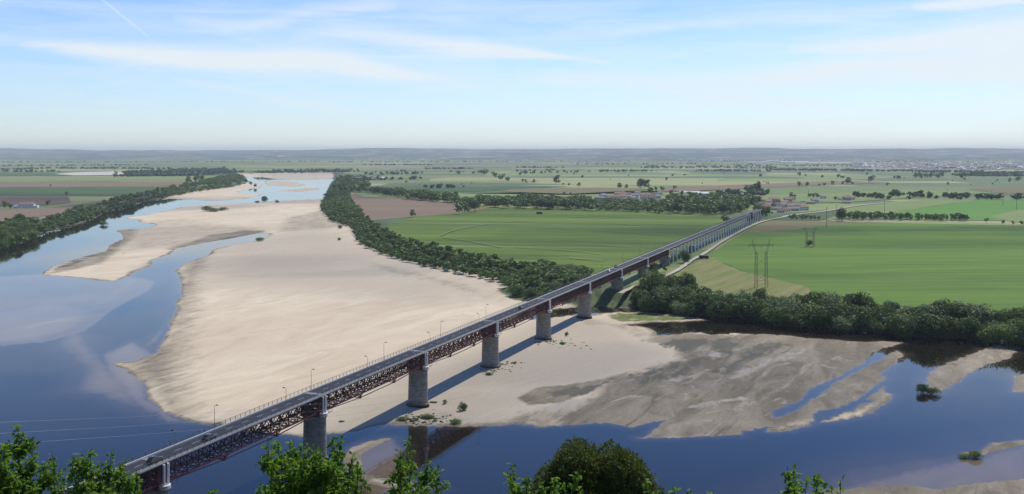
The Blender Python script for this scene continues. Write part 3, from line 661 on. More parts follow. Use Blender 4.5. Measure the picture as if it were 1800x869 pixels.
# main truss spans
TD = 5.0; NPAN = 16; PL = S / NPAN; zt, zb = -.55, -.55 - TD
y_near, y_far = .75, Wd - .75
ch = MB(); lats = []; brc = MB(); tie = MB(); plt = MB()
for y in (y_near, y_far):
    lat = MB(); lats.append(lat); ch.box(.2, S - .2, y - .28, y + .28, zt - .32, zt - .02); ch.box(.2, S - .2, y - .26, y + .26, zb - .02, zb + .32)
    for i in range(NPAN + 1):
        x = min(max(i * PL, .3), S - .3); lat.box(x - .15, x + .15, y - .12, y + .12, zb + .3, zt - .3)
    for i in range(NPAN):
        for o1, s_ in ((0, 1), (.5, .7)):
            a, c = i * PL + o1 * PL, (i + 1) * PL + o1 * PL
            if c > S: continue
            lat.bar((a, y - .07, zb + .2), (c, y - .07, zt - .2), .13, .20 * s_, up=(0, 1, 0)); lat.bar((a, y + .07, zt - .2), (c, y + .07, zb + .2), .13, .20 * s_, up=(0, 1, 0))
    # gusset row at mid height
    ch.box(.2, S - .2, y - .10, y + .10, (zt + zb) / 2 - .12, (zt + zb) / 2 + .12)
    # under-slung tie rods with struts at the third points
    for dy in (-.16, .16):
        tie.bar((1.5, y + dy, zb), (S / 3, y + dy, zb - 1.15), .12); tie.bar((S / 3, y + dy, zb - 1.15), (2 * S / 3, y + dy, zb - 1.15), .12); tie.bar((2 * S / 3, y + dy, zb - 1.15), (S - 1.5, y + dy, zb), .12)
    for xx in (S / 3, 2 * S / 3):
        tie.bar((xx, y, zb), (xx, y, zb - 1.25), .4, .4)
        tie.bar((xx - 1.8, y, zb), (xx, y, zb - 1.1), .22); tie.bar((xx + 1.8, y, zb), (xx, y, zb - 1.1), .22)
        tie.box(xx - .45, xx + .45, y - .3, y + .3, zb - 1.35, zb - 1.0)
for xx in (S / 3, 2 * S / 3): tie.box(xx - .15, xx + .15, y_near, y_far, zb - 1.25, zb - 1.05)
for i in range(NPAN + 1):
    x = min(max(i * PL, .3), S - .3)
    brc.box(x - .13, x + .13, y_near, y_far, zb + .02, zb + .28); brc.box(x - .16, x + .16, y_near, y_far, zt - .5, zt - .05)
    if i < NPAN:
        brc.bar((x, y_near, zb + .1), (x + PL, y_far, zb + .1), .16); brc.bar((x, y_far, zb + .12), (x + PL, y_near, zb + .12), .16)
    if i % 2 == 0:
        brc.bar((x, y_near, zb + .2), (x, y_far, zt - .3), .14); brc.bar((x, y_far, zb + .2), (x, y_near, zt - .3), .14)
chm, lams, brm, tim = ch.mesh('truss_span', M['maroon']), [l_.mesh('lattice', M['maroon']) for l_ in lats], brc.mesh('cross_bracing', M['maroon']), tie.mesh('tie_rods', M['maroon'])
for i in range(-1, 8):
    t_ = obj('truss_span', chm, bridge, (i * S, 0, DZ))
    for l_ in lams: obj('lattice', l_, t_)
    obj('cross_bracing', brm, t_); obj('tie_rods', tim, t_)
# piers
def oblong(y0, y1, r, z, n=10):
    ring = []
    for k in range(n + 1): a = math.pi + math.pi * k / n; ring.append((r * math.cos(a), y0 + r + r * math.sin(a), z))
    for k in range(n + 1): a = math.pi * k / n; ring.append((r * math.cos(a), y1 - r + r * math.sin(a), z))
    return ring
PT = DZ - .55 - TD - 1.6
def pier_parts(hb):
    sh = MB(); sh.loft([oblong(-.9, Wd - .1, 1.95, hb + 1.9), oblong(-.7, Wd - .4, 1.65, PT - .3)])
    bs = MB(); bs.loft([oblong(-1.5, Wd + .6, 2.45, -1.5), oblong(-1.4, Wd + .5, 2.3, hb + 1.7), oblong(-1.05, Wd + .1, 2.05, hb + 2.1)])
    cp = MB(); cp.loft([oblong(-.85, Wd - .25, 1.8, PT - .3), oblong(-.95, Wd - .15, 1.95, PT - .1), oblong(-.95, Wd - .15, 1.95, PT + .25)])
    return sh.mesh('pier', M['pier'], False), bs.mesh('pier_plinth', M['pier']), cp.mesh('pier_cap', M['concrete'])
pm = pier_parts(0)
bsm = MB(); bsm.loft([oblong(-1.25, 2.6, 1.3, 0), oblong(-1.45, 2.8, 1.5, .35), oblong(-1.45, 2.8, 1.5, 1.1)]); bracket = bsm.mesh('column_base', M['white_metal'])
clm = MB()
clm.tube([(0, 0, PT + 1.1), (0, 0, DZ - .5)], .30, 10); clmesh = clm.mesh('column', M['white_metal'])
pf = MB()   # portal frame over the pier, heavy maroon plates
for xx in (-1.9, 1.9):
    for y in (y_near, y_far): pf.box(xx - .25, xx + .25, y - .32, y + .32, PT + .3, DZ - .6)
    for k in range(4):
        z0, z1 = PT + .6 + k * 1.6, PT + 2.2 + k * 1.6; z1 = min(z1, DZ - .7)
        pf.bar((xx, y_near, z0), (xx, y_far, z1), .3); pf.bar((xx, y_far, z0), (xx, y_near, z1), .3); pf.box(xx - .2, xx + .2, y_near, y_far, z0 - .15, z0 + .15)
for y in (y_near, y_far):
    pf.box(-1.9, 1.9, y - .05, y + .05, PT + 1.6, DZ - .9)
    pf.box(-1.9, 1.9, y - .3, y + .3, PT + .26, PT + 1.3)
pfm = pf.mesh('portal_frame', M['maroon'])
hp = MB(); hp.box(-3.2, 3.2, -1.3, -.9, PT + 1.15, PT + 1.2)
for xx in (-3.1, -1, 1, 3.1): hp.box(xx - .04, xx + .04, -1.3, -1.22, PT + 1.2, PT + 2.2)
hp.box(-3.2, 3.2, -1.3, -1.24, PT + 2.15, PT + 2.2); hpm = hp.mesh('inspection_walkway', M['maroon'])
for i in range(0, 9):
    p_ = obj('pier', pm[0], bridge, (i * S, 0, 0)); obj('pier_plinth', pm[1], p_); obj('pier_cap', pm[2], p_)
    obj('column_base', bracket, p_, (0, 0, PT + .25))
    for xx in (-.75, .75): obj('column', clmesh, p_, (xx, -.35, 0))
    obj('portal_frame', pfm, bridge, (i * S, 0, 0)); obj('inspection_walkway', hpm, bridge, (i * S, 0, 0))
# viaduct on trestle bents
b = MB()
for y in (1.2, Wd / 2, Wd - 1.2): b.box(X8 + 1, XE + 20, y - .2, y + .2, DZ - 1.9, DZ - .45)
obj('plate_girders', b.mesh('plate_girders', M['maroon']), bridge)
def bent():
    c = MB(); x = MB(); zt_, zb_ = DZ - 1.9, 5.0
    for y, yb in ((.5, -.3), (Wd - .5, Wd + .3)):
        c.bar((0, yb, zb_), (0, y, zt_), .75, .75)
    c.box(-.4, .4, 0, Wd, zt_ - .7, zt_ - .01)
    for k in range(5):
        za, zc = zb_ + (zt_ - zb_ - 1) * k / 5, zb_ + (zt_ - zb_ - 1) * (k + 1) / 5
        x.bar((0, 0, za), (0, Wd, zc), .13); x.bar((.02, Wd, za), (.02, 0, zc), .13); x.box(-.08, .08, 0, Wd, za - .08, za + .08)
    return c.mesh('trestle_bent', M['white_metal']), x.mesh('bent_bracing', M['rail'])
bc, bx = bent()
x = X8 + 15.5; k = 0
while x < XE - 5:
    t_ = obj('trestle_bent', bc, bridge, (x, 0, 0)); obj('bent_bracing', bx, t_); x += 15.5
b = MB(); b.box(XE - 3, XE + 7, -.4, Wd + .4, 3, DZ - .5); obj('abutment', b.mesh('abutment', M['concrete']), bridge)

# street lamps on both edges
def solve_x(px, y, z=DZ):
    lo, hi_ = X0, X8 + 8 * S
    for _ in range(50):
        m_ = (lo + hi_) / 2; q = BW(m_, y, z)
        if q[0] / q[1] * F + 900 < px: lo = m_
        else: hi_ = m_
    return lo
lp = MB(); lp.tube([(0, 0, 0), (0, 0, .5)], .11, 8); lp.tube([(0, 0, .5), (0, 0, 6.3)], .075, 8, .05); lpm = lp.mesh('pole', M['lamp_metal'])
la = MB(); la.tube([(0, 0, 6.25), (0, .15, 6.5), (0, .6, 6.6)], .045, 6); lam_ = la.mesh('arm', M['lamp_metal'])
lh = MB(); lh.loft([[(-.16, .45, 6.55), (.16, .45, 6.55), (.14, .5, 6.72), (-.14, .5, 6.72)], [(-.22, .8, 6.54), (.22, .8, 6.54), (.18, .8, 6.78), (-.18, .8, 6.78)], [(-.14, 1.25, 6.56), (.14, 1.25, 6.56), (.1, 1.2, 6.7), (-.1, 1.2, 6.7)]])
lhm = lh.mesh('lamp_head', M['dark_metal'])
ordn = ['first', 'second', 'third', 'fourth', 'fifth', 'sixth', 'seventh', 'eighth', 'ninth', 'tenth', 'eleventh', 'twelfth']
xf = solve_x(377, Wd - .2); xn = solve_x(503, .2); pitch = solve_x(547, Wd - .2) - xf
for side, xs_, y in (('far', xf - pitch, Wd - .22), ('near', xn - pitch, .22)):
    for k in range(12):
        xx = xs_ + k * pitch
        if xx > X8: break
        e = empty('street_lamp', (*BW(xx, y)[:2], DZ + .16), RZ + (math.pi if y > 1 else 0), cat='street lamp', group='street lamps along the bridge deck',
                  label=f'slim grey lamp on the {side} edge of the bridge deck, {ordn[k]} from the left end')
        obj('pole', lpm, e); obj('arm', lam_, e); obj('lamp_head', lhm, e)

# ------------------------------------------------------------------ cars
def car(name, x, y, flip, paint, label, kind='hatch'):
    L_, Wc, H_ = (4.5, 1.82, 1.5) if kind == 'hatch' else (4.7, 1.85, 1.46)
    e = empty(name, (*BW(x, y)[:2], DZ + .03), RZ + (math.pi if flip else 0), label=label, cat='car', group='cars on the bridge')
    hw = Wc / 2; bd = MB()
    prof = [(-2.25, .35, .62), (-2.2, .30, .92), (-1.9, .22, 1.0), (-1.0, .2, .98), (.7, .2, .96), (1.6, .2, .84), (2.1, .25, .70), (2.25, .34, .55)]
    rings = []
    for px_, zl, zh in prof:
        wv = hw * (1 if abs(px_) < 1.7 else .93 if abs(px_) < 2.15 else .82)
        rings.append([(px_, -wv, zl), (px_, wv, zl), (px_, wv * 1.0, (zl + zh) / 2), (px_, wv * .93, zh), (px_, -wv * .93, zh), (px_, -wv * 1.0, (zl + zh) / 2)])
    bd.loft(rings); body = bd.mesh('body', paint, True)
    obj('body', body, e)
    cab = MB(); back = -2.0 if kind == 'hatch' else -1.6
    cab.loft([[(back, -hw * .88, .97), (back, hw * .88, .97), (back + .1, hw * .86, 1.0), (back + .1, -hw * .86, 1.0)],
              [(back + .35, -hw * .87, .98), (back + .35, hw * .87, .98), (back + .55, hw * .70, H_ - .05), (back + .55, -hw * .70, H_ - .05)],
              [(-.2, -hw * .88, .97), (-.2, hw * .88, .97), (-.2, hw * .70, H_), (-.2, -hw * .70, H_)],
              [(.6, -hw * .88, .95), (.6, hw * .88, .95), (.35, hw * .69, H_ - .05), (.35, -hw * .69, H_ - .05)],
              [(1.15, -hw * .86, .93), (1.15, hw * .86, .93), (1.12, hw * .84, .95), (1.12, -hw * .84, .95)]])
    obj('windows', cab.mesh('windows', M['glass']), e)
    rf = MB(); rf.loft([[(back + .58, -hw * .68, H_ - .045), (back + .58, hw * .68, H_ - .045), (back + .6, hw * .64, H_ + .0), (back + .6, -hw * .64, H_)],
                        [(-.2, -hw * .70, H_ - .02), (-.2, hw * .70, H_ - .02), (-.2, hw * .66, H_ + .05), (-.2, -hw * .66, H_ + .05)],
                        [(.34, -hw * .68, H_ - .06), (.34, hw * .68, H_ - .06), (.33, hw * .64, H_ - .01), (.33, -hw * .64, H_ - .01)]])
    obj('roof', rf.mesh('roof', paint, True), e)
    wh = MB(); wh.tube([(0, -.11, 0), (0, .11, 0)], .33, 14); whm = wh.mesh('wheel', M['rubber'])
    rm_ = MB(); rm_.tube([(0, -.12, 0), (0, .12, 0)], .19, 10); rmm = rm_.mesh('rim', M['lamp_metal'])
    for wx_ in (-1.4, 1.42):
        for wy_ in (-hw + .12, hw - .12):
            w_ = obj('wheel', whm, e, (wx_, wy_, .33)); obj('rim', rmm, w_)
    for yy in (-.62, .62):
        h1 = MB(); h1.box(2.08, 2.2, yy - .17, yy + .17, .56, .68); obj('headlight', h1.mesh('headlight', M['fascia']), e)
        h2 = MB(); h2.box(-2.27, -2.15, yy - .14, yy + .14, .68, .85); obj('tail_light', h2.mesh('tail_light', M['redl']), e)
    return e
M['redl'] = mat('red_lens', (.25, .01, .01), .3, .1, 1)
def paintm(n, c): return mat(n, c, .22, .08, .5, metal=.3, spec=.5, coat=.6)
cb, cg, cr_, cs, cw = paintm('black_paint', (.012, .012, .016)), paintm('grey_green_paint', (.035, .05, .055)), paintm('red_paint', (.22, .04, .03)), paintm('silver_paint', (.32, .36, .38)), paintm('white_paint', (.7, .7, .7))
yn, yf = 2.15, Wd - 2.15
car('car', solve_x(272, yn), yn, False, cb, 'black car nearest the viewer, in the near lane at the left end of the bridge')
car('car', solve_x(368, yn), yn, False, cg, 'dark grey green car following the lamp, second car from the left end')
car('car', solve_x(916, yn), yn, False, cb, 'small black car alone over the stream end of the sandbar')
car('car', solve_x(1071, yn + .3), yn + .3, False, cs, 'silver car beside the red car on the bridge')
car('car', solve_x(1083, yf), yf, True, cr_, 'dull red car in the far lane next to the silver car')
car('car', solve_x(1306, yf), yf, True, cw, 'white car far along the trestle viaduct, left of another white car')
car('car', solve_x(1313, yf), yf, True, cw, 'white car farthest along the trestle viaduct')

# ------------------------------------------------------------------ vegetation prototypes
def crown_np(seed, nl, nq, ls, rx=.42, rz=.42, zc=.56, low=.12, elong=1.0):
    """leaf-clump quads on overlapping lobes, unit tree height"""
    r = np.random.default_rng(seed); C = []
    while len(C) < nl:
        p = r.uniform(-1, 1, 3)
        if np.dot(p, p) < 1: C.append(p * np.array([rx * .68, rx * .68, rz * .72]) + np.array([0, 0, zc]))
    C = np.array(C); R = r.uniform(.34, .62, nl) * rx * (1.0 if nl > 4 else 1.5)
    k = r.integers(0, nl, nq); d = r.normal(size=(nq, 3)); d /= np.linalg.norm(d, axis=1)[:, None]
    d[:, 2] = np.where((d[:, 2] < -.35) & (r.random(nq) < .6), -d[:, 2], d[:, 2])
    rad = R[k] * (1 - .35 * r.random(nq) ** 2) * (1 + .10 * r.normal(size=nq))
    c = C[k] + d * rad[:, None] * np.array([1, 1, elong]); c[:, 2] = np.maximum(c[:, 2], low + .05 * r.random(nq))
    nrm = d + r.normal(size=(nq, 3)) * .55; nrm /= np.linalg.norm(nrm, axis=1)[:, None]
    a = np.cross(nrm, r.normal(size=(nq, 3))); a /= np.linalg.norm(a, axis=1)[:, None]; bb = np.cross(nrm, a)
    s = (ls * r.uniform(.55, 1.35, nq))[:, None]
    V_ = np.stack([c - a * s - bb * s * .35, c + a * s * .2 - bb * s * .9, c + a * s + bb * s * .25, c - a * s * .15 + bb * s * .85], 1).reshape(-1, 3)
    return V_, np.arange(nq * 4).reshape(-1, 4)
def trunk_mb(seed, top=.6, r0=.022, limbs=5, base=-.05):
    rr = random.Random(seed); b = MB(); b.tube([(0, 0, base), (.01, .01, .2), (-.01, .015, .4), (.0, 0, top)], r0, 6, r0 * .4)
    for k in range(limbs):
        a = rr.uniform(0, 6.28); z = rr.uniform(.22, .45); L_ = rr.uniform(.2, .34)
        b.tube([(0, 0, z), (math.cos(a) * L_ * .5, math.sin(a) * L_ * .5, z + .14), (math.cos(a) * L_, math.sin(a) * L_, z + .28)], r0 * .5, 4, r0 * .15)
    return b.mesh('trunk', M['bark'])
LM = {'dark': leafmat('dark_foliage', (.030, .062, .012), (.115, .175, .034), .3, .75, .12), 'mid': leafmat('mid_foliage', (.056, .105, .018), (.17, .24, .05), .3, .75, .12),
      'grey': leafmat('willow_foliage', (.085, .125, .045), (.21, .26, .11), .3, .7, .12), 'blue': leafmat('poplar_foliage', (.030, .058, .024), (.085, .125, .045), .3, .7, .12)}
PROT = {}
for kind, seeds, mk, kw in (('broad', (1, 2, 3), 'dark', dict(nl=16, nq=2600, ls=.026)), ('bush', (4, 5, 6), 'mid', dict(nl=12, nq=2200, ls=.032, rx=.62, rz=.42, zc=.46, low=.0)),
                            ('willow', (7, 8, 9), 'grey', dict(nl=13, nq=2200, ls=.030, rx=.58, rz=.44, zc=.46, low=.0)), ('tall', (10, 11), 'blue', dict(nl=14, nq=2000, ls=.024, rx=.26, rz=.50, zc=.54, low=.06)),
                            ('riverside', (12, 13, 14, 15), 'dark', dict(nl=18, nq=3000, ls=.026, rx=.50, rz=.44, zc=.50, low=.0)),
                            ('cypress', (16,), 'blue', dict(nl=10, nq=1200, ls=.022, rx=.11, rz=.62, zc=.5, low=.05))):
    for s_ in seeds:
        V_, f_ = crown_np(s_, **kw); PROT.setdefault(kind, []).append((npmesh('crown', V_, f_, LM[mk]), trunk_mb(s_), V_, mk))
TREES = []   # (pixel size, kind, x, y, z, h, widthscale, label, group, cat)
def place(kind, x, y, h, label, group, ws=1.0, z=None, cat='tree'):
    TREES.append([h * F / max(y, 50), kind, x, y, z, h, ws, label, group, cat])
def fill(pl, zb, spacing, kinds, hr, label, group, cat='tree', keepf=1.0):
    P = GP(pl, zb); x0, y0 = P.min(0); x1, y1 = P.max(0)
    pts = []
    nx, ny = int((x1 - x0) / spacing) + 2, int((y1 - y0) / spacing) + 2
    gx, gy = np.meshgrid(np.arange(nx), np.arange(ny)); gx = gx.ravel(); gy = gy.ravel()
    r = np.random.default_rng(len(TREES) + 5)
    X = x0 + (gx + (gy % 2) * .5 + r.uniform(-.38, .38, gx.size)) * spacing; Y = y0 + (gy + r.uniform(-.38, .38, gx.size)) * spacing
    ok = (sdf(P, X, Y) > 0) & (r.random(gx.size) < keepf)
    for x, y in zip(X[ok], Y[ok]):
        kp = min(1., (1300 / y) ** 1.3)
        if random.random() > kp: continue
        px = x / y * F + 900; k_ = .6 if ('wooded belt' in group and 1040 < px < 1175) else 1.
        place(random.choice(kinds), x, y, random.uniform(*hr) * k_, label, group, random.uniform(.95, 1.3) * (1.2 if 'central' in group else 1) * min(1.5, kp ** -.3) / k_ ** .5, None, cat)
# wooded bank on the right
fill([(1126, 543), (1142, 543), (1180, 546), (1262, 556), (1350, 560), (1386, 572), (1447, 575), (1516, 578), (1585, 589), (1681, 593), (1800, 604), (1930, 612), (1930, 588), (1800, 582), (1700, 577), (1600, 571), (1500, 560), (1440, 556), (1350, 548), (1300, 543), (1220, 534), (1140, 518), (1118, 528)],
     3, 7.0, ['riverside', 'riverside', 'willow', 'broad', 'bush'], (7, 15), 'tree of the wooded stream bank', 'trees of the right river bank')
# centre bank
fill([(564, 367), (574, 376), (584, 388), (617, 396), (625, 419), (640, 431), (678, 446), (723, 459), (760, 467), (820, 479), (885, 493), (905, 518), (1000, 528), (1048, 500), (1010, 492), (930, 482), (850, 469), (760, 450), (700, 432), (662, 410), (638, 390), (612, 352), (618, 330), (585, 322), (575, 340)],
     3, 7.6, ['bush', 'willow', 'bush', 'riverside'], (5.5, 8.5), 'tree of the band edging the sand', 'trees of the central river bank')
# belt behind the green field
fill([(805, 370), (860, 366), (950, 369), (1100, 374), (1268, 381), (1310, 372), (1335, 363), (1320, 354), (1200, 358), (1050, 358), (900, 356), (800, 360), (720, 352), (640, 342), (640, 338), (730, 346), (805, 352)],
     8, 14, ['broad', 'broad', 'tall', 'riverside'], (12, 18), 'tree of the belt behind the left green field', 'trees of the wooded belt')
fill([(590, 320), (620, 318), (650, 330), (630, 342), (590, 340)], 8, 22, ['broad', 'riverside'], (14, 20), 'tall dark tree at the bend where the river narrows', 'trees at the river bend')
# left bank
fill([(75, 408), (106, 399), (130, 394), (160, 386), (190, 371), (230, 364), (262, 351), (300, 344), (345, 336), (395, 330), (425, 324), (430, 310), (400, 312), (330, 330), (260, 345), (200, 358), (130, 380), (80, 396)],
     4, 12, ['bush', 'riverside', 'bush', 'broad'], (8, 12), 'tree of the left river bank', 'trees of the left river bank')
fill([(-60, 440), (0, 435), (50, 423), (70, 412), (72, 402), (40, 398), (0, 408), (-60, 415)], 4, 11, ['riverside', 'bush', 'broad'], (9, 14), 'tree in the clump by the water at the left edge', 'trees of the left edge clump')
# village trees, hedges
fill([(1470, 386), (1550, 388), (1700, 391), (1700, 387), (1560, 384), (1470, 382)], 8, 11, ['bush', 'riverside'], (7, 10), 'rounded hedge tree along the track behind the right field', 'hedge trees behind the right field')
fill([(1385, 387), (1450, 388), (1450, 385), (1390, 383)], 8, 9, ['bush'], (4, 6), 'low bush in the short hedge by the track', 'hedge bushes by the track', 'bush')
fill([(1340, 372), (1500, 356), (1520, 350), (1440, 350), (1340, 360)], 8, 26, ['broad', 'bush', 'riverside'], (5, 9), 'garden tree among the houses right of the bridge end', 'garden trees of the right village', keepf=.2)
fill([(1170, 356), (1300, 358), (1320, 348), (1180, 344)], 8, 24, ['broad', 'tall', 'riverside'], (9, 14), 'dark tree on the village edge behind the wooded belt', 'trees around the far village', keepf=.8)
fill([(1120, 490), (1150, 482), (1180, 470), (1200, 456), (1225, 440), (1210, 440), (1180, 452), (1150, 462), (1110, 480)], 7, 8, ['bush', 'willow'], (3, 5.5), 'low shrub beneath the bridge between pier and farm track', 'shrubs under the bridge', 'bush', .75)
# single trees read off the photograph: px, py(base), height px, kind
single = [(919, 321, 7, 'bush'), (925, 322, 7, 'bush'), (939, 323, 9, 'broad'), (980, 325, 17, 'broad'), (990, 326, 5, 'bush'), (1000, 327, 6, 'bush'), (1018, 329, 8, 'broad'), (1090, 332, 12, 'broad'),
          (1102, 332, 9, 'broad'), (1126, 333, 20, 'broad'), (1138, 333, 17, 'broad'), (1153, 337, 9, 'broad'), (1164, 336, 10, 'broad'), (1186, 335, 9, 'broad'), (1143, 345, 16, 'broad'), (992, 343, 7, 'bush'), (1003, 343, 5, 'bush'),
          (853, 309, 14, 'broad'), (846, 308, 10, 'broad'), (869, 315, 13, 'broad'), (881, 318, 14, 'broad'), (892, 320, 11, 'broad'), (724, 382, 15, 'tall'), (807, 377, 18, 'riverside'), (822, 375, 16, 'riverside'), (835, 373, 22, 'broad'),
          (1311, 338, 14, 'tall'), (1319, 338, 14, 'tall'), (1326, 338, 17, 'tall'), (1334, 338, 20, 'tall'), (1390, 348, 11, 'broad'), (1397, 349, 7, 'broad'), (1405, 329, 10, 'broad'), (1419, 328, 9, 'broad'), (1440, 328, 6, 'bush'), (1449, 328, 8, 'broad'), (1464, 327, 9, 'broad'),
          (1482, 326, 7, 'bush'), (1490, 325, 15, 'broad'), (1499, 325, 6, 'bush'), (1532, 322, 14, 'broad'), (1560, 328, 7, 'bush'), (1405, 311, 8, 'broad'), (1416, 311, 5, 'bush'), (1474, 313, 8, 'bush'), (1524, 309, 6, 'bush'),
          (1573, 345, 13, 'broad'), (1577, 345, 12, 'riverside'), (1636, 347, 10, 'broad'), (1692, 317, 14, 'broad'), (1610, 314, 12, 'tall'), (1618, 315, 13, 'broad'), (1627, 315, 11, 'broad'), (1637, 315, 12, 'broad'), (1648, 315, 12, 'broad'), (1655, 314, 11, 'tall'),
          (1774, 321, 8, 'broad'), (1790, 321, 11, 'broad'), (1667, 326, 6, 'bush'), (1480, 389, 24, 'riverside'), (1503, 388, 18, 'riverside'), (1517, 388, 16, 'bush'), (1532, 388, 15, 'riverside'), (1734, 391, 9, 'bush'), (1763, 394, 8, 'bush'), (1781, 395, 7, 'bush'), (1796, 396, 9, 'bush'),
          (1424, 349, 10, 'broad'), (1431, 349, 10, 'tall'), (1437, 349, 9, 'broad'), (1333, 360, 17, 'cypress'), (1318, 395, 24, 'tall'), (1345, 381, 20, 'riverside'), (1352, 379, 16, 'broad'), (1330, 379, 20, 'riverside'), (1339, 376, 18, 'broad'), (1338, 384, 22, 'broad'), (1275, 393, 18, 'riverside'), (1204, 462, 22, 'riverside'), (1152, 488, 16, 'bush'), (1170, 478, 12, 'bush'),
          (1423, 434, 14, 'bush'), (8, 368, 14, 'broad'), (18, 369, 12, 'broad'), (84, 363, 11, 'riverside'), (36, 398, 24, 'broad'), (48, 400, 18, 'riverside'), (117, 345, 8, 'tall'), (89, 328, 4, 'bush'), (38, 303, 7, 'broad'), (54, 303, 8, 'broad'), (202, 313, 5, 'broad'),
          (330, 324, 16, 'broad'), (345, 322, 14, 'broad'), (355, 320, 12, 'broad'), (432, 318, 10, 'broad'), (440, 322, 8, 'bush'), (448, 325, 8, 'bush'), (395, 303, 12, 'broad'), (660, 305, 5, 'broad'), (655, 315, 6, 'broad'), (665, 317, 9, 'tall'), (776, 329, 7, 'broad'), (791, 330, 5, 'bush'), (815, 330, 5, 'bush')]
for px, py, hp_, kd in single:
    x, y = G(px, py, 8.5); near_b = 'near the river' if px < 560 else ('left of the bridge' if px < 1180 else 'right of the bridge end')
    place(kd, x, y, hp_ * y / F, f'lone {"bush" if kd == "bush" else "tree"} standing apart in the fields {near_b}', 'lone trees of the plain ' + near_b, 1.0, 8.2, 'bush' if kd == 'bush' else 'tree')
# bushes on the sand bars and in the water: labelled one by one
for px, py, hp_, ws, kd, lab in (
        (363, 372, 11, 1.4, 'bush', 'leftmost bush of the oval thicket on the upper sand bar'), (376, 373, 10, 1.8, 'willow', 'middle bush of the oval thicket on the upper sand bar'), (392, 371, 7, 2.0, 'bush', 'low right bush of the oval thicket on the upper sand bar'),
        (452, 357, 5, 1.6, 'willow', 'low bush left of the round one where sand meets the upper channel'), (465, 355, 12, 1.0, 'bush', 'round green bush at the edge of the upper channel'), (487, 357, 6, 1.2, 'willow', 'small dome bush right of the round bush at the upper channel'),
        (457, 424, 8, 1.7, 'bush', 'dark low bush at the head of the middle channel'), (182, 396, 8, 1.4, 'bush', 'lone round bush standing in the river near the left bank'),
        (598, 402, 8, 1.0, 'willow', 'small dry bush on sand below the tree band'), (596, 423, 6, 1.2, 'willow', 'tiny pale bush alone on the open sand'),
        (1621, 690, 19, 1.1, 'bush', 'left half of the dark bush clump on the bar tip in the river'), (1640, 692, 14, 1.4, 'bush', 'right half of the dark bush clump on the bar tip in the river'),
        (1714, 804, 15, 1.5, 'bush', 'low green bush on driftwood in the right shallows'), (1696, 803, 9, 2.2, 'bush', 'small ragged bush at the left tip of the right shallows'),
        (813, 722, 17, .9, 'bush', 'feathery shrub on sand right of the third pier'), (782, 711, 9, .9, 'bush', 'small shrub just right of the third pier foot'),
        (803, 744, 8, 2.4, 'bush', 'flat mat of weed by the waterline under the feathery shrub'), (752, 735, 9, 2.0, 'bush', 'spreading weed clump in front of the third pier'), (708, 738, 7, 2.4, 'bush', 'low weed mat left of the third pier at the waterline'),
        (733, 739, 5, 1.4, 'bush', 'tiny weed tuft between the mats at the third pier'), (996, 592, 9, .6, 'bush', 'thin sapling on sand behind the fifth pier'), (989, 606, 4, 3.0, 'bush', 'flat green weed patch right of the fifth pier foot'),
        (860, 661, 5, 2.5, 'bush', 'weeds scattered at the foot of the fourth pier'), (903, 641, 3, 3.0, 'bush', 'dark weeds on sand right of the fourth pier'), (1250, 586, 5, 1.5, 'bush', 'tiny bush on the stream edge of the grey sand')):
    x, y = G(px, py, .3); place(kd, x, y, hp_ * y / F, lab, None, ws, None, 'bush')
print('trees placed', len(TREES))
for T_ in TREES:
    pass
xy = np.array([(t[2], t[3]) for t in TREES]); hh = height(xy[:, 0], xy[:, 1])[0]
for t, h_ in zip(TREES, hh): t[4] = (max(h_, 0) - .05 - (.13 * t[5] if t[8] is None else 0))
named = [t for t in TREES if t[8] is None]; common = [t for t in TREES if t[8] is not None]
common.sort(key=lambda t: -t[0]); NIND = 285 - len(named)
rt = random.Random(3)
KLAB = {'broad': 'broad crowned', 'bush': 'rounded', 'willow': 'grey green', 'tall': 'narrow', 'riverside': 'full leafy', 'cypress': 'dark pointed'}
protoroot = {}
def front_y(px): return float(np.interp(px, [1120, 1210, 1303, 1350, 1386, 1447, 1516, 1585, 1681, 1800], [545, 552, 558, 563, 575, 577, 580, 591, 595, 607]))
def tree_obj(t):
    sz, kind, x, y, z, h, ws, label, group, cat = t
    crown, trunk, _, mk = rt.choice(PROT[kind])
    e = bpy.data.objects.new('bush' if cat == 'bush' else 'tree', None); link(e); e.location = (x, y, z); e.rotation_euler = (0, 0, rt.uniform(0, 6.28)); e.scale = (h * ws, h * ws, h)
    if group:
        px = x / y * F + 900; py = HY + F * HC / y
        wh = ''
        if 'right river bank' in group:
            wh = ('at the water edge ' if py > front_y(px) - 7 else 'in the back row ') + ('next to the bridge' if px < 1220 else 'before the mown triangle' if px < 1330 else 'below the near pylon' if px < 1420 else 'mid bank' if px < 1560 else 'right half' if px < 1690 else 'at the right edge')
        elif 'central' in group: wh = 'beside the ploughed field' if px < 640 else 'in the curve above the sand' if px < 760 else 'halfway to the bridge' if px < 880 else 'nearest the bridge'
        elif 'wooded belt' in group: wh = 'left end' if px < 880 else 'left half' if px < 1040 else 'in front of the village' if px < 1180 else 'near the bridge end'
        elif 'left river bank' in group: wh = 'near the beach gap' if px < 160 else 'mid way' if px < 260 else 'by the upper bend'
        label = (KLAB[kind] + ' ' + label + (', ' + wh if wh else ''))
    props(e, label, cat, group)
    obj('crown', crown, e); obj('trunk', trunk, e)
for t in named + common[:NIND]: tree_obj(t)
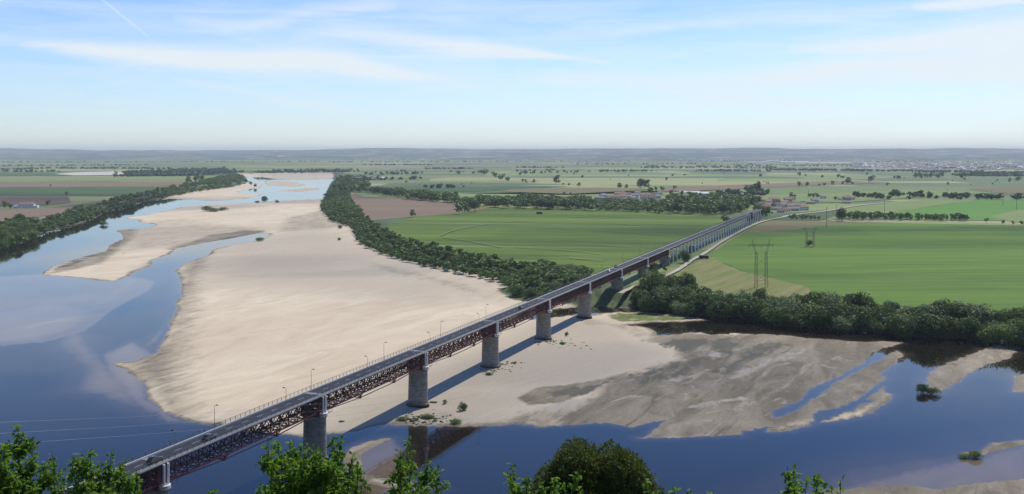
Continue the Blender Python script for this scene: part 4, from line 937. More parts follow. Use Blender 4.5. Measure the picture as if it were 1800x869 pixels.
def mass(name, trees, m, nq, ls, label, seed=1):
    Vs, n0, Fs = [], 0, []; lowc = [crown_np(100 + k, 6, nq, ls, rx=.45) for k in range(5)]
    for (x, y, z, h, ws) in trees:
        V_, f_ = rt.choice(lowc); a = rt.uniform(0, 6.28); c, s = math.cos(a), math.sin(a)
        R = np.array([[c, s, 0], [-s, c, 0], [0, 0, 1]]); Vs.append((V_ @ R) * np.array([h * ws, h * ws, h]) + np.array([x, y, z])); Fs.append(f_ + n0); n0 += len(V_)
    return obj(name, npmesh(name, np.concatenate(Vs), np.concatenate(Fs), m), kind='stuff', label=label)
restt = common[NIND:]
print('individual', NIND, 'rest', len(restt))
if restt: mass('woodland', [(t[2], t[3], t[4], t[5], t[6]) for t in restt], LM['dark'], 120, .10, 'mass of smaller trees filling the banks and belts')
# far woods and hedgerows as one mass
far = []
rf_ = np.random.default_rng(11)
def farline(px0, py0, px1, py1, n, hr=(8, 13), jit=15, ws=1.3):
    for k in range(n):
        s = rf_.random(); a = px0 + (px1 - px0) * s; bq = py0 + (py1 - py0) * s; x, y = G(a, bq, 8); far.append((x + rf_.normal() * jit, y + rf_.normal() * jit * 2, 7.8, rf_.uniform(*hr), ws))
for a in ((210, 311, 330, 310, 120), (215, 306, 410, 303, 160), (230, 303, 400, 300, 120), (330, 310, 425, 304, 90), (0, 303, 100, 303, 26), (100, 297, 400, 299, 110), (0, 300, 120, 296, 40), (0, 293, 260, 291, 60),
          (450, 305, 620, 303, 150), (480, 302, 610, 300, 80), (600, 312, 640, 316, 40), (620, 318, 730, 316, 24), (640, 291, 760, 291, 60), (755, 298, 830, 298, 40), (640, 308, 740, 306, 30),
          (900, 296, 990, 296, 26), (900, 302, 980, 300, 18), (900, 306, 1060, 303, 22), (1050, 303, 1140, 302, 34), (1130, 296, 1360, 296, 90), (1225, 302, 1350, 302, 60), (1350, 300, 1530, 301, 130), (1500, 302, 1620, 302, 70),
          (1610, 304, 1720, 303, 80), (1690, 310, 1830, 311, 150), (1700, 306, 1830, 306, 130), (1640, 297, 1830, 295, 60), (1510, 348, 1560, 350, 14), (1580, 346, 1640, 347, 18), (1650, 349, 1800, 352, 40), (1270, 343, 1350, 343, 40), (1130, 294, 1500, 293, 90),
          (760, 332, 800, 331, 10), (700, 303, 1800, 318, 20), (620, 300, 1200, 318, 12), (580, 286, 900, 285, 100), (0, 286, 560, 285, 120), (900, 285, 1400, 284, 130), (1500, 281, 1800, 280, 140), (1250, 290, 1800, 292, 90),
          (1000, 290, 1250, 289, 50), (0, 281, 800, 280, 160), (800, 281, 1500, 279, 170), (1530, 286, 1640, 284, 110), (1560, 283, 1700, 281, 90)):
    farline(*a)
for k in range(55):   # dotted shrubs across the plain
    px, py = rf_.uniform(600, 1830), 289 + 40 * rf_.random() ** 1.3; x, y = G(px, py, 8); far.append((x, y, 7.8, rf_.uniform(3, 7), 1.2))
mass('distant_woodland', far, LM['blue'], 46, .18, 'far-off hedgerows, shrubs and woods across the plain')
# far forest belts near the hills
ff = []
for k in range(1500):
    px, py = rf_.uniform(-60, 1860), 274 + 6.5 * rf_.random(); x, y = G(px, py, 8); ff.append((x, y, 7, rf_.uniform(9, 16), 3.2))
mass('far_forest', ff, LM['blue'], 18, .3, 'dark forest belts below the hills')

# ------------------------------------------------------------------ houses
def house_mesh(L_, D_, H_, R_, wallm, roofm):
    wl = MB(); wl.box(-L_ / 2, L_ / 2, -D_ / 2, D_ / 2, 0, H_)
    for s in (-1, 1): wl.poly([(s * L_ / 2, -D_ / 2, H_), (s * L_ / 2, D_ / 2, H_), (s * L_ / 2, 0, H_ + R_)])
    rf = MB(); o = .4
    for s in (-1, 1):
        rf.quadbox([(-L_ / 2 - o, s * (D_ / 2 + o), H_ - .3), (L_ / 2 + o, s * (D_ / 2 + o), H_ - .3), (L_ / 2 + o, 0, H_ + R_), (-L_ / 2 - o, 0, H_ + R_),
                    (-L_ / 2 - o, s * (D_ / 2 + o), H_ - .05), (L_ / 2 + o, s * (D_ / 2 + o), H_ - .05), (L_ / 2 + o, 0, H_ + R_ + .25), (-L_ / 2 - o, 0, H_ + R_ + .25)])
    cm = MB(); cm.box(L_ * .2, L_ * .2 + .8, .6, 1.4, H_ + R_ * .3, H_ + R_ + 1.1)
    wn = MB(); wn.box(-.6, .6, -.06, .02, -.7, .7); dr = MB(); dr.box(-.55, .55, -.06, .02, 0, 2.1)
    return wl.mesh('wall', wallm), rf.mesh('roof', roofm), cm.mesh('chimney', wallm), wn.mesh('window', M['glass']), dr.mesh('door', M['bark'])
HP = []
for L_, D_, H_, R_, wm_, rm, lab in ((13, 9, 5.5, 2.6, 'white_wall', 'orange_roof', 'white house with orange roof'), (11, 8, 3.4, 2.2, 'white_wall', 'brown_roof', 'low white brown-roofed house'),
                                     (12, 9, 6, 2.4, 'cream_wall', 'orange_roof', 'cream house with orange roof'), (15, 8, 3.6, 2.0, 'cream_wall', 'grey_roof', 'long grey-roofed house'), (10, 9, 5.6, 2.4, 'white_wall', 'grey_roof', 'white grey-roofed house')):
    HP.append((house_mesh(L_, D_, H_, R_, M[wm_], M[rm]), L_, D_, H_, lab))
def house(px, py, k, rz, where, group, s=1.0):
    (wm_, rm, cm, wn, dr), L_, D_, H_, lab = HP[k]; x, y = G(px, py, 8.3)
    e = empty('house', (x, y, 8.0), rz, label=f'{lab} {where}', cat='house', group=group); e.scale = (s, s, s)
    obj('wall', wm_, e); r_ = obj('roof', rm, e); obj('chimney', cm, r_)
    for q in (-.32, 0, .32):
        if q == 0: obj('door', dr, e, (0, -D_ / 2 - .02, .05))
        else: obj('window', wn, e, (q * L_, -D_ / 2 - .02, 1.7))
        if H_ > 5: obj('window', wn, e, (q * L_, -D_ / 2 - .02, 4.3))
rh = random.Random(5)
for px, py in ((1053, 351), (1060, 349), (1067, 352), (1074, 350), (1081, 352), (1086, 346), (1092, 350), (1097, 345), (1100, 352), (1106, 348), (1112, 352), (1118, 349), (1121, 343), (1128, 347), (1133, 351), (1139, 346), (1145, 351), (1150, 344), (1160, 343), (1156, 349), (1094, 342), (1104, 343)):
    part = 'at the left end of the far village' if px < 1085 else ('in the middle of the far village' if px < 1125 else 'at the right end of the far village')
    house(px, py, rh.choice([0, 1, 1, 2, 3, 4, 4]), rh.uniform(-.7, .7), part, 'houses of the village behind the belt, ' + part, rh.uniform(1.0, 1.3))
for px, py in ((1342, 362), (1349, 359), (1356, 364), (1360, 357), (1366, 370), (1373, 374), (1381, 372), (1388, 368), (1395, 371), (1370, 362), (1378, 358), (1385, 356), (1392, 352), (1401, 367), (1365, 356), (1347, 366), (1425, 359), (1432, 357), (1480, 353), (1489, 353), (1376, 366), (1352, 370)):
    part = 'close by the bridge end' if px < 1380 else ('along the village road' if px < 1440 else 'at the outer end of the village road')
    house(px, py, rh.choice([0, 1, 2, 3, 4, 4, 1]), rh.uniform(-.5, .5), part, 'houses ' + part, rh.uniform(1.0, 1.25))
house(1412, 370, 0, .35, 'standing forward alone by the road at the village edge', None, 1.1)
house(1447, 350, 4, 0, 'with gabled front beyond the orchard of the village', None, 1.0)
house(1497, 352, 4, .1, 'last at the right end of the village row', None, 1.0)
house(1488, 358, 3, -.2, 'beside the hedge below the last houses', None, .9)
house(655, 317, 3, 0, 'low among trees beyond the river bend', None, 1.6)
house(631, 317, 3, 0, 'longest of the sheds beyond the river bend', None, 2.0)
# farmhouse on the left bank
x, y = G(45, 366, 8.3)
e = empty('farmhouse', (x, y, 8.1), .12, label='white farmhouse with long orange roof and low white wing on left bank', cat='farmhouse')
wl = MB(); wl.box(-10, 14, -6, 6, 0, 6.5); wl.box(-17, -10.02, -5, 5, 0, 5.2); wl.box(14.02, 20, -5, 4, 0, 4.6); wl.box(-17, 6, -8.5, -6.02, 0, 3.2); obj('wall', wl.mesh('wall', M['white_wall']), e)
rf = MB()
for s in (-1, 1): rf.quadbox([(-10.5, s * 6.5, 6.3), (14.5, s * 6.5, 6.3), (11, 0, 10), (-7, 0, 10), (-10.5, s * 6.5, 6.6), (14.5, s * 6.5, 6.6), (11, 0, 10.3), (-7, 0, 10.3)])
for s, xx, xi in ((-1, -10.5, -7), (1, 14.5, 11)): rf.poly([(xx, -6.5, 6.6), (xx, 6.5, 6.6), (xi, 0, 10.3)])
rr_ = obj('roof', rf.mesh('roof', M['orange_roof']), e); cm = MB(); cm.box(2, 3, 1, 2, 8.5, 11.2); obj('chimney', cm.mesh('chimney', M['white_wall']), rr_)
wn = MB(); wn.box(-.6, .6, -.06, 0, -.8, .8); wnm = wn.mesh('window', M['glass'])
for xx in (-8, -4.5, -1, 2.5, 6, 9.5, 12.5): obj('window', wnm, e, (xx, -6.04, 4.7))
for xx in (-15, -12, -6, 0, 4): obj('window', wnm, e, (xx, -8.54 if xx > -14 else -8.54, 1.7))
x, y = G(8, 398, 6)
yd = empty('farm_shed', (x, y, 6), .1, label='pale open yard shed at the left edge above the river trees', cat='shed')
b = MB(); b.box(-16, 16, -7, 7, 0, 3.2); obj('wall', b.mesh('wall', M['cream_wall']), yd); b = MB(); b.quadbox([(-17, -8, 3.2), (17, -8, 3.2), (17, 8, 4.8), (-17, 8, 4.8), (-17, -8, 3.5), (17, -8, 3.5), (17, 8, 5.1), (-17, 8, 5.1)])
obj('roof', b.mesh('roof', mat('pale_sheeting', (.45, .42, .36), .8)), yd)
# large pale warehouses far off
wh_ = 0
for px, py, L_, D_, where in ((1330, 287, 190, 60, 'leftmost of the far warehouses beyond the fields'), (1395, 286.5, 260, 50, 'second from the left in the far row'), (1445, 289, 420, 60, 'longest of the far warehouses'), (1360, 284, 160, 60, 'set back behind the far row'),
                             (1560, 280.5, 260, 90, 'bright white block in front of the far wood'), (1605, 275.8, 420, 90, 'farthest white block near the hills'), (1557, 276.2, 250, 80, 'pale block near the hills left of the farthest one'), (1233, 343, 30, 11, 'small white shed right of the far village'), (1212, 341, 45, 8, 'long pale greenhouse right of the far village')):
    x, y = G(px, py, 8); h_ = 9 if L_ > 100 else 4
    e = empty('warehouse', (x, y, 7.5), random.uniform(-.05, .05), label='white flat warehouse, ' + where, cat='warehouse', group='distant warehouses')
    b = MB(); b.box(-L_ / 2, L_ / 2, -D_ / 2, D_ / 2, 0, h_); obj('wall', b.mesh('wall', M['white_wall']), e)
    b = MB(); b.loft([[(-L_ / 2, -D_ / 2 - .5, h_ + .01), (-L_ / 2, D_ / 2 + .5, h_ + .01), (-L_ / 2, 0, h_ + 3)], [(L_ / 2, -D_ / 2 - .5, h_ + .01), (L_ / 2, D_ / 2 + .5, h_ + .01), (L_ / 2, 0, h_ + 3)]]); obj('roof', b.mesh('roof', M['white_wall']), e)
# distant towns: one mass of small roofed houses
def town():
    r = np.random.default_rng(2); Vs = []; Fs = []; mi = []; n0 = 0
    areas = ((1500, 1860, 284.5, 296, 850), (1600, 1860, 289, 299, 240), (340, 620, 275, 280, 500), (560, 760, 274, 279, 260), (1000, 1100, 286, 288, 40), (1180, 1520, 276, 284, 420), (100, 360, 277, 281, 120), (760, 1180, 275, 280, 220), (640, 700, 316, 318, 5), (1500, 1800, 274, 279, 120), (620, 780, 280, 283, 50))
    for a0, a1, b0, b1, n in areas:
        for _ in range(n):
            px, py = r.uniform(a0, a1), r.uniform(b0, b1); x, y = G(px, py, 8); L_, D_, H_ = r.uniform(12, 26), r.uniform(10, 16), r.uniform(5, 9); R_ = 3
            an = r.uniform(-.4, .4); c, s = math.cos(an), math.sin(an)
            p = np.array([(-1, -1, 0), (1, -1, 0), (1, 1, 0), (-1, 1, 0), (-1, -1, 1), (1, -1, 1), (1, 1, 1), (-1, 1, 1), (-1, 0, 1.4), (1, 0, 1.4)], float) * np.array([L_ / 2, D_ / 2, H_])
            p = p @ np.array([[c, s, 0], [-s, c, 0], [0, 0, 1]]) + np.array([x, y, 7]); Vs.append(p)
            rm = 1 if r.random() < .6 else (0 if r.random() < .6 else 2)
            for q, m_ in (((0, 1, 5, 4), 0), ((1, 2, 6, 5), 0), ((2, 3, 7, 6), 0), ((3, 0, 4, 7), 0), ((4, 5, 9, 8), rm), ((6, 7, 8, 9), rm), ((5, 6, 9, 9), 0), ((7, 4, 8, 8), 0)):
                Fs.append([n0 + i for i in q]); mi.append(m_)
            n0 += 10
    Fs_ = [f if f[2] != f[3] else f[:3] for f in Fs]
    me = bpy.data.meshes.new('distant_town'); me.from_pydata(np.concatenate(Vs).tolist(), [], Fs_); me.update()
    for m_ in (M['white_wall'], M['orange_roof'], M['grey_roof']): me.materials.append(m_)
    me.polygons.foreach_set('material_index', mi)
    obj('distant_town', me, kind='stuff', label='distant towns of white houses with orange roofs')
town()

# ------------------------------------------------------------------ pylons, poles, wires
def pylon(px, py, hpx, label, rz):
    x, y = G(px, py, 8.2); H_ = hpx * y / F
    e = empty('electricity_pylon', (x, y, 8.0), rz, label=label, cat='pylon', group='two-legged pylons')
    r = .13; lg = 3.6
    for s in (-1, 1):
        b = MB(); zt_ = H_ * .74
        for cx, cy in ((-1, -1), (1, -1), (1, 1), (-1, 1)):
            b.bar((s * lg + cx * .9, cy * .9, 0), (s * (lg - .3) + cx * .6, cy * .6, zt_), r)
        n = 12
        for k in range(n):
            z0, z1 = zt_ * k / n, zt_ * (k + 1) / n
            for (ax, ay), (bx_, by) in (((-1, -1), (1, -1)), ((1, -1), (1, 1)), ((1, 1), (-1, 1)), ((-1, 1), (-1, -1))):
                sg = 1 if k % 2 else -1
                if sg > 0: ax, ay, bx_, by = bx_, by, ax, ay
                w0, w1 = .9 - .3 * k / n, .9 - .3 * (k + 1) / n
                b.bar((s * lg + ax * w0, ay * w0, z0), (s * lg + bx_ * w1, by * w1, z1), .07)
        obj('leg', b.mesh('leg', M['steel']), e)
        b = MB()   # forked head
        for q in (-1, 1):
            b.bar((s * (lg - .2), 0, H_ * .72), (s * (lg + 1.6 + q * .8), 0, H_ * .86), .13); b.bar((s * (lg + 1.6 + q * .8), 0, H_ * .86), (s * (lg + 2.2), 0, H_), .12)
        b.bar((s * (lg + .8), 0, H_ * .86), (s * (lg + 2.4), 0, H_ * .86), .12); b.bar((s * (lg + .6), 0, H_ * .8), (s * (lg + 2.2), 0, H_ * .93), .09)
        obj('forked_head', b.mesh('forked_head', M['steel']), e)
    b = MB()
    for z in (H_ * .87, H_ * .895): b.bar((-lg - 5, 0, z), (lg + 5, 0, z), .13)
    for k in range(14): xx = -lg - 5 + (2 * lg + 10) * k / 14; b.bar((xx, 0, H_ * .87), (xx + (2 * lg + 10) / 14, 0, H_ * .895), .08)
    obj('crossarm', b.mesh('crossarm', M['steel']), e)
    b = MB(); b.bar((-lg, 0, H_ * .3), (lg, 0, H_ * .16), .15); b.bar((lg, 0, H_ * .3), (-lg, 0, H_ * .16), .15); b.bar((-lg, 0, H_ * .62), (lg, 0, H_ * .48), .15); b.bar((lg, 0, H_ * .62), (-lg, 0, H_ * .48), .15); b.bar((-lg, 0, H_ * .16), (lg, 0, H_ * .16), .15)
    obj('leg_bracing', b.mesh('leg_bracing', M['steel']), e)
    for k, xx in enumerate((-lg - 4.5, 0, lg + 4.5)):
        b = MB(); b.tube([(xx, 0, H_ * .87), (xx, 0, H_ * .82)], .15, 6); obj('insulator', b.mesh('insulator', M['lamp_metal']), e)
    return [(x + xx * math.cos(rz), y + xx * math.sin(rz), 8 + H_ * .82) for xx in (-lg - 4.5, 0, lg + 4.5)], H_
A, h1 = pylon(1338, 507, 87, 'tall rusty two-legged lattice pylon at the corner of the mown triangle', .05)
Bp, h2 = pylon(1424, 435, 37, 'smaller two-legged lattice pylon over a bush in the green field', .05)
def wire(a, c, sag, r=.035, label='', name='power_cable'):
    b = MB(); pts = []
    for k in range(31): s = k / 30; p = Vector(a).lerp(Vector(c), s); p.z -= sag * 4 * s * (1 - s); pts.append(p)
    b.tube(pts, r, 4); return obj(name, b.mesh(name, M['cable']), label=label, cat='power cable', group='power cables')
M['cable'] = mat('aluminium_cable', (.30, .31, .33), .4, .1, .1, metal=.6)
for k, (a, c) in enumerate(zip(A, Bp)): wire(a, c, 5, .022, ['left', 'middle', 'right'][k] + ' cable between the two lattice pylons')
for k, a in enumerate(A):   # long span to the cliff beyond the left edge
    q = ((-300 - 900) / F * 100, 100, (71.4, 70.0, 68.6)[k]); wire(a, q, 27, .011, ['upper', 'middle', 'lower'][k] + ' thin cable crossing above the dark water at left')
for k, (px, py, hp_) in enumerate(((1453, 400, 36), (1555, 375, 24), (1421, 344, 10), (1665, 347, 16), (1743, 352, 18), (1787, 369, 26), (1763, 362, 18), (1470, 380, 20))):
    x, y = G(px, py, 8.3); H_ = hp_ * y / F
    e = empty('utility_pole', (x, y, 8), .2, label=f'thin dark utility pole, {ordn[k]} listed from the field edge, ' + ['in the green field near the hedge', 'by the pale field', 'beyond the village', 'beyond the pale field', 'among far strips', 'at the right side field', 'right of the far strips', 'beside the hedge tree'][k], cat='utility pole', group='utility poles')
    e['label'] = 'thin dark utility pole ' + ['standing in the green field in front of the hedge', 'standing by the pale green field beyond the hedge', 'beyond the village houses', 'beyond the pale green field', 'among the far strips at right', 'tallest at the right edge fields', 'right of the pole among the far strips', 'beside the biggest hedge tree'][k]
    b = MB(); b.tube([(0, 0, 0), (0, 0, H_)], .28, 6, .18); obj('pole', b.mesh('pole', M['wood_pole']), e)
    b = MB(); b.box(-1.4, 1.4, -.1, .1, H_ - 1.1, H_ - .8); obj('crossarm', b.mesh('crossarm', M['wood_pole']), e)

# parked trailers
def trailer(px, py, L_, label, rz=0):
    x, y = G(px, py, 8.4)
    e = empty('trailer', (x, y, 8.6), rz, label=label, cat='trailer')
    b = MB(); b.loft([[(-L_ / 2, -1.3, .9), (-L_ / 2, 1.3, .9), (-L_ / 2, 1.3, 3.2), (-L_ / 2, 0, 3.6), (-L_ / 2, -1.3, 3.2)], [(L_ / 2, -1.3, .9), (L_ / 2, 1.3, .9), (L_ / 2, 1.3, 3.0), (L_ / 2, 0, 3.4), (L_ / 2, -1.3, 3.0)]]); obj('tarpaulin_body', b.mesh('tarpaulin_body', M['tarp']), e)
    b = MB(); b.box(-L_ / 2 - .2, L_ / 2 + 1.6, -.5, .5, .6, .88); obj('chassis', b.mesh('chassis', M['dark_metal']), e)
    b = MB(); b.tube([(0, -.15, 0), (0, .15, 0)], .5, 12); wm = b.mesh('wheel', M['rubber'])
    for wx_ in (-L_ * .3, -L_ * .15, L_ * .32):
        for wy_ in (-1.15, 1.15): obj('wheel', wm, e, (wx_, wy_, .5))
trailer(1237, 456, 8, 'dark covered trailer parked beside the farm track at the mown field tip', -.1)
trailer(948, 377, 9, 'small dark covered trailer at the far edge of the big green field', 0)

# rocks and debris at pier feet
rk = random.Random(9)
for k, (px, py, s, lab) in enumerate(((600, 742, .8, 'small dark stone in water left of the third pier'), (858, 655, 1.0, 'dark stone at the foot of the fourth pier'), (761, 709, 1.3, 'dark log by the right side of the third pier'), (725, 741, .7, 'dark stone among weeds below the third pier'), (745, 743, .6, 'small stone between weed mats'),
                                  (766, 737, .7, 'stone right of the weed clump at the third pier'), (979, 612, .8, 'dark stone pair member right of the fifth pier'), (999, 609, .9, 'dark stone beside the green weed patch'), (880, 643, 1.4, 'dark driftwood right of the fourth pier'), (217, 446, .9, 'single dark post stub on the left sand bar'))):
    x, y = G(px, py, .2); bm = bmesh.new(); bmesh.ops.create_icosphere(bm, subdivisions=2, radius=1)
    for v_ in bm.verts: v_.co *= 1 + .3 * rk.uniform(-1, 1); v_.co.z *= .5; v_.co.x *= 1.5
    me = bpy.data.meshes.new('stone'); bm.to_mesh(me); bm.free(); me.materials.append(M['rock'])
    o = obj('stone', me, loc=(x, y, .3), label=lab, cat='stone'); o.scale = (s, s, s)
# scattered small debris & pier-foot weeds as uncountable litter
def litter():
    Vs, Fs, n0 = [], [], 0; r = np.random.default_rng(4)
    for cx, cy, sp, n in ((760, 737, 40, 60), (720, 738, 26, 30), (870, 652, 26, 26), (900, 643, 22, 14), (1000, 605, 36, 22), (965, 602, 14, 20), (960, 600, 30, 12)):
        for _ in range(n):
            px, py = cx + r.normal() * sp * .6, cy + r.normal() * sp * .13; x, y = G(px, py, .2); h_ = height([x], [y])[0][0]
            if h_ < .08: continue
            V_, f_ = crown_np(int(r.integers(1e6)), 2, 14, .5, rx=.8, low=0); Vs.append(V_ * np.array([1.3, 1.3, .5]) * r.uniform(.2, .6) + np.array([x, y, h_])); Fs.append(f_ + n0); n0 += len(V_)
    obj('weeds', npmesh('weeds', np.concatenate(Vs), np.concatenate(Fs), LM['dark']), kind='stuff', label='scattered dark weeds and debris on the sand')
litter()

# ------------------------------------------------------------------ foreground foliage
LF = {'leaf': leafmat('fresh_leaves', (.045, .12, .012), (.24, .38, .035), .5, .2, 1.6), 'ever': leafmat('evergreen_leaves', (.045, .072, .012), (.165, .20, .030), .3, .1, .9)}
def leaves(C, D, size, r, wide=.62):
    """pointed folded leaf, 2 quads each; C positions, D growth directions"""
    n = len(C); D = D / np.linalg.norm(D, axis=1)[:, None]
    up = np.array([0, 0, 1.]) + r.normal(size=(n, 3)) * .55; side = np.cross(D, up); side /= np.linalg.norm(side, axis=1)[:, None]; nn = np.cross(side, D)
    s = (size * r.uniform(.6, 1.25, n))[:, None]; wd = s * wide * .5
    b0, tip = C, C + D * s - nn * s * .12; m1, m2 = C + D * s * .38 + nn * s * .06, C + D * s * .72 + nn * 0
    L1, L2 = C + D * s * .36 - side * wd + nn * s * .14, C + D * s * .72 - side * wd * .7 + nn * s * .06
    R1, R2 = C + D * s * .36 + side * wd + nn * s * .14, C + D * s * .72 + side * wd * .7 + nn * s * .06
    V_ = np.stack([b0, L1, L2, tip, R2, R1], 1).reshape(-1, 3); i = np.arange(n) * 6
    F_ = np.concatenate([np.stack([i, i + 3, i + 2, i + 1], 1), np.stack([i, i + 5, i + 4, i + 3], 1)])
    return V_, F_
def leafy(label, cx, tips, depth, seed, lsize=.135, dens=1.0, name='leafy_tree'):
    """tips: px, py, spread(px) at the root of the shoot"""
    r = np.random.default_rng(seed); x, y = (cx - 900) / F * depth, depth
    zg = float(hill_z(np.array(x), np.array(y)))
    e = empty(name, (x, y, zg), 0, label=label, cat='tree')
    br = MB(); Cs, Ds = [], []
    ztips = [HC - (b_ - HY) * depth / F for _, b_, _ in tips]; zc = min(ztips) - zg
    root = Vector((0, 0, -.3)); fork = Vector((0, 0, max(zc * .55, 1.0)))
    br.tube([root, fork * .5 + Vector((.1, 0, 0)), fork], .14, 8, .09)
    for (px, py, sp) in tips:
        py -= 2; dd = depth + r.uniform(-1.4, 1.4); tp = Vector(((px - 900) / F * dd - x, dd - y, HC - (py - HY) * dd / F - zg))
        mid = fork.lerp(tp, .55) + Vector((r.normal() * .15, r.normal() * .3, -.25)); pts = []
        for k in range(11):
            s = k / 10; pts.append(fork.lerp(mid, s).lerp(mid.lerp(tp, s), s))
        br.tube(pts, .045, 5, .006)
        spm = sp * depth / F; L_ = (tp - fork).length
        shoots = [(pts, 1.0)]
        for _ in range(int((5 + 20 * spm * min(L_, 3)) * dens)):   # side shoots
            k = int(r.integers(3, 10)); p = pts[k]; ln = (spm * 1.25 * (1 - k / 11) ** .6 + .16) * r.uniform(.6, 1.25)
            dv = Vector((r.normal(), r.normal() * .9, abs(r.normal()) * .8 + .35)).normalized()
            q = p + dv * ln; m_ = p.lerp(q, .5) + Vector((r.normal() * .04, r.normal() * .04, -.06)); sub = [p, m_, q, q + Vector((dv.x * .3, dv.y * .3, .9)) * .10]
            br.tube(sub, .013, 4, .003); shoots.append((sub, .5))
        for sp_, wt in shoots:
            n_ = len(sp_) - 1; ln = sum((sp_[a + 1] - sp_[a]).length for a in range(n_)); s0 = .45 if wt == 1 else .12
            for _ in range(int(ln * (1 - s0) * 26) + 3):
                s = (s0 + (1 - s0) * r.random()) * n_; k = min(int(s), n_ - 1); p = sp_[k].lerp(sp_[k + 1], s - k)
                dv = Vector((r.normal(), r.normal(), r.normal() * .7 + .15)).normalized(); tl = r.uniform(.04, .17) * (1.15 - .6 * s / n_)
                q = p + dv * tl; Cs.append(q); Ds.append(dv * .8 + Vector(r.normal(size=3)) * .5 + Vector((0, 0, -.2)))
                Cs.append(p + dv * tl * .5); Ds.append(Vector(r.normal(size=3)) * .8 + dv * .3)
    V_, F_ = leaves(np.array([tuple(c) for c in Cs]), np.array([tuple(c) for c in Ds]), lsize, r)
    obj('branches', br.mesh('branches', M['bark']), e); obj('foliage', npmesh('foliage', V_, F_, LF['leaf']), e, kind='stuff')
    return len(Cs)
nl_ = 0
nl_ += leafy('leafy bright green tree filling the lower left corner, tallest shoot at left', 20, [(32, 752, 26), (8, 782, 40), (58, 790, 24), (-20, 800, 50), (80, 815, 40), (45, 830, 50)], 24, 1)
nl_ += leafy('leafy green treetop with many pointed shoots left of the bridge end', 150, [(160, 790, 26), (130, 800, 30), (196, 796, 18), (105, 826, 34), (178, 815, 34), (216, 812, 14), (92, 800, 10), (230, 838, 16), (245, 830, 8), (200, 850, 30), (150, 850, 40)], 25, 2)
nl_ += leafy('bushy green treetop overlapping the second pier from below', 560, [(470, 772, 22), (488, 780, 26), (515, 775, 34), (545, 788, 40), (585, 770, 26), (600, 772, 16), (565, 800, 40), (620, 800, 24), (480, 830, 34), (530, 840, 50), (600, 850, 50), (640, 838, 24), (505, 800, 30), (530, 783, 30), (480, 800, 30), (560, 790, 40), (600, 815, 40), (630, 815, 24), (490, 860, 40), (570, 850, 50)], 24, 3, dens=.85)
nl_ += leafy('leafy shoots right of the bushy treetop over the pier reflection', 720, [(720, 778, 12), (704, 792, 14), (752, 808, 14), (770, 820, 16), (700, 830, 26), (735, 838, 26), (745, 850, 34), (690, 856, 26)], 26, 4, dens=.8)
nl_ += leafy('light green shoots left of the rounded dark evergreen', 960, [(901, 818, 12), (892, 832, 14), (925, 840, 18), (950, 852, 20), (975, 842, 16), (1015, 832, 9), (990, 856, 20), (910, 856, 24), (1020, 858, 14)], 23, 5, dens=.85)
nl_ += leafy('low leafy shoots just right of the rounded dark evergreen', 1200, [(1184, 855, 10), (1215, 862, 14), (1135, 845, 14), (1255, 866, 10), (1160, 864, 14)], 23, 6, dens=.7)
nl_ += leafy('two upright fresh green shoots at the bottom right', 1410, [(1384, 822, 10), (1396, 826, 12), (1436, 836, 10), (1418, 846, 14), (1396, 856, 16)], 21, 7, dens=.8)
nl_ += leafy('single small leafy shoot at the bottom right edge of the foliage', 1470, [(1478, 846, 8), (1462, 860, 10)], 21, 8, dens=.7)
nl_ += leafy('tiny shoot tip rising between left treetop and pier foliage', 372, [(372, 862, 8), (360, 872, 10)], 23, 9, dens=.6)
print('leaves', nl_)
for o_ in SC.objects:
    if len(o_.get('label', '').split()) > 16: print('LONG', o_.name, o_['label'])
# rounded evergreen
def evergreen():
    D_ = 46.; x = (1050 - 900) / F * D_; zg = float(hill_z(np.array(x), np.array(D_))); r = np.random.default_rng(8)
    e = empty('evergreen_tree', (x, D_, zg), 0, label='rounded dark olive evergreen crown at the bottom centre', cat='tree')
    br = MB(); Cs = []; Ds = []
    zt_ = HC - (780 - HY) * D_ / F - zg
    br.tube([(0, 0, -.4), (.1, 0, zt_ * .3), (0, 0, zt_ * .55)], .28, 8, .16)
    lob = [(1018, 822, 33), (1045, 836, 36), (1078, 822, 30), (1100, 832, 34), (992, 840, 30), (1122, 852, 28), (972, 858, 26), (1040, 876, 56), (1095, 882, 50), (962, 890, 34), (1140, 886, 28), (1010, 910, 66), (1090, 925, 66), (1040, 950, 85)]
    for px, py, rp in lob:
        for dy in (0, 1.3):
            c = np.array([(px - 900) / F * D_ - x + r.normal() * .1, dy + r.uniform(-.4, .4), HC - (py - HY) * D_ / F - zg]); R = rp * 1.06 * D_ / F * (1 if dy == 0 else .85)
            br.tube([(0, 0, zt_ * .5), tuple(c * .5 + np.array([0, 0, zt_ * .3])), tuple(c)], .07, 4, .02)
            n = int(3900 * (R / 1.4) ** 2)
            d = r.normal(size=(n, 3)); d /= np.linalg.norm(d, axis=1)[:, None]
            lump = 1 + .16 * np.sin(d[:, 0] * 9 + px) * np.cos(d[:, 2] * 8 + dy) + .07 * np.sin(d[:, 1] * 17 + d[:, 2] * 15)
            rr_ = R * lump * (1 - .28 * r.random(n) ** 1.6) * (1 + .03 * r.normal(size=n))
            Cs.append(c + d * rr_[:, None]); Ds.append(d + r.normal(size=(n, 3)) * .75 + np.array([0, 0, .15]))
    V_, F_ = leaves(np.concatenate(Cs), np.concatenate(Ds), .155, r, .45)
    obj('trunk', br.mesh('trunk', M['bark']), e); obj('foliage', npmesh('foliage', V_, F_, LF['ever']), e, kind='stuff'); print('ever', len(F_))
evergreen()

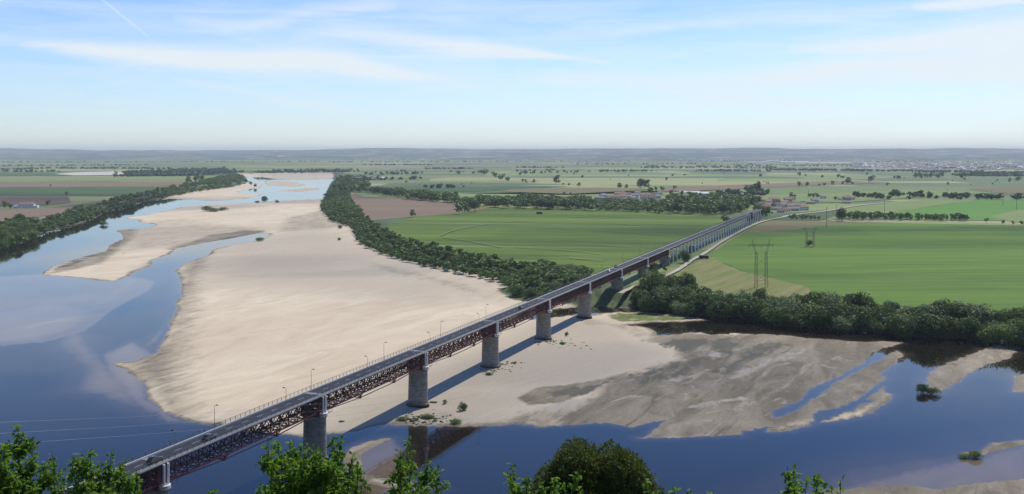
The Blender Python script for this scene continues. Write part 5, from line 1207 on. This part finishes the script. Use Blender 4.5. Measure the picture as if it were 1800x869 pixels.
# ------------------------------------------------------------------ clouds overhead (outside the haze, they shade parts of the plain)
def cloud(px, py, rx, ry, rz_, dens, label):
    gx, gy = G(px, py, 5); zc = 1400.0; t_ = zc / sd.z
    bm = bmesh.new()
    rr_ = random.Random(px)
    for k in range(4):
        m4 = Matrix.Translation((rr_.uniform(-.6, .6) * rx, rr_.uniform(-.6, .6) * ry, rr_.uniform(-.2, .3) * rz_)) @ Matrix.Diagonal((rx * rr_.uniform(.45, .75), ry * rr_.uniform(.45, .75), rz_ * rr_.uniform(.6, 1), 1))
        bmesh.ops.create_icosphere(bm, subdivisions=3, radius=1, matrix=m4)
    me = bpy.data.meshes.new('cloud'); bm.to_mesh(me); bm.free()
    m = bpy.data.materials.new('cloud_vapour'); m.use_nodes = True; t = NT(m.node_tree)
    v_ = t.add('ShaderNodeVolumePrincipled', {'Color': (1, 1, 1), 'Density': dens, 'Anisotropy': .3}); t.add('ShaderNodeOutputMaterial', {'Volume': v_.outputs[0]}); me.materials.append(m)
    return obj('cloud', me, loc=(gx + sd.x * t_, gy + sd.y * t_, zc), kind='stuff', label=label)
CLOUDS = True
if CLOUDS:
    cloud(1560, 422, 330, 150, 90, .0030, 'thin cloud overhead shading the right green field')
    cloud(1080, 428, 230, 150, 80, .0028, 'thin cloud overhead shading the left green field')
    cloud(120, 352, 700, 330, 90, .0032, 'thin cloud overhead shading the left bank fields')
    cloud(1330, 800, 230, 190, 80, .0024, 'thin cloud overhead shading the near river')
    cloud(640, 455, 170, 110, 60, .0026, 'thin cloud overhead shading the middle sand bar')
# ------------------------------------------------------------------ haze
b = MB(); b.box(-22000, 22000, -400, 26000, -2.5, 215)
m = bpy.data.materials.new('haze'); m.use_nodes = True; t = NT(m.node_tree)
v_ = t.add('ShaderNodeVolumePrincipled', {'Color': (.85, .94, 1.0), 'Density': 5.2e-5, 'Anisotropy': 0.0}); t.add('ShaderNodeOutputMaterial', {'Volume': v_.outputs[0]})
hz = obj('haze', b.mesh('haze', m), kind='stuff', label='thin pale haze over the plain')
hz.display_type = 'WIRE'
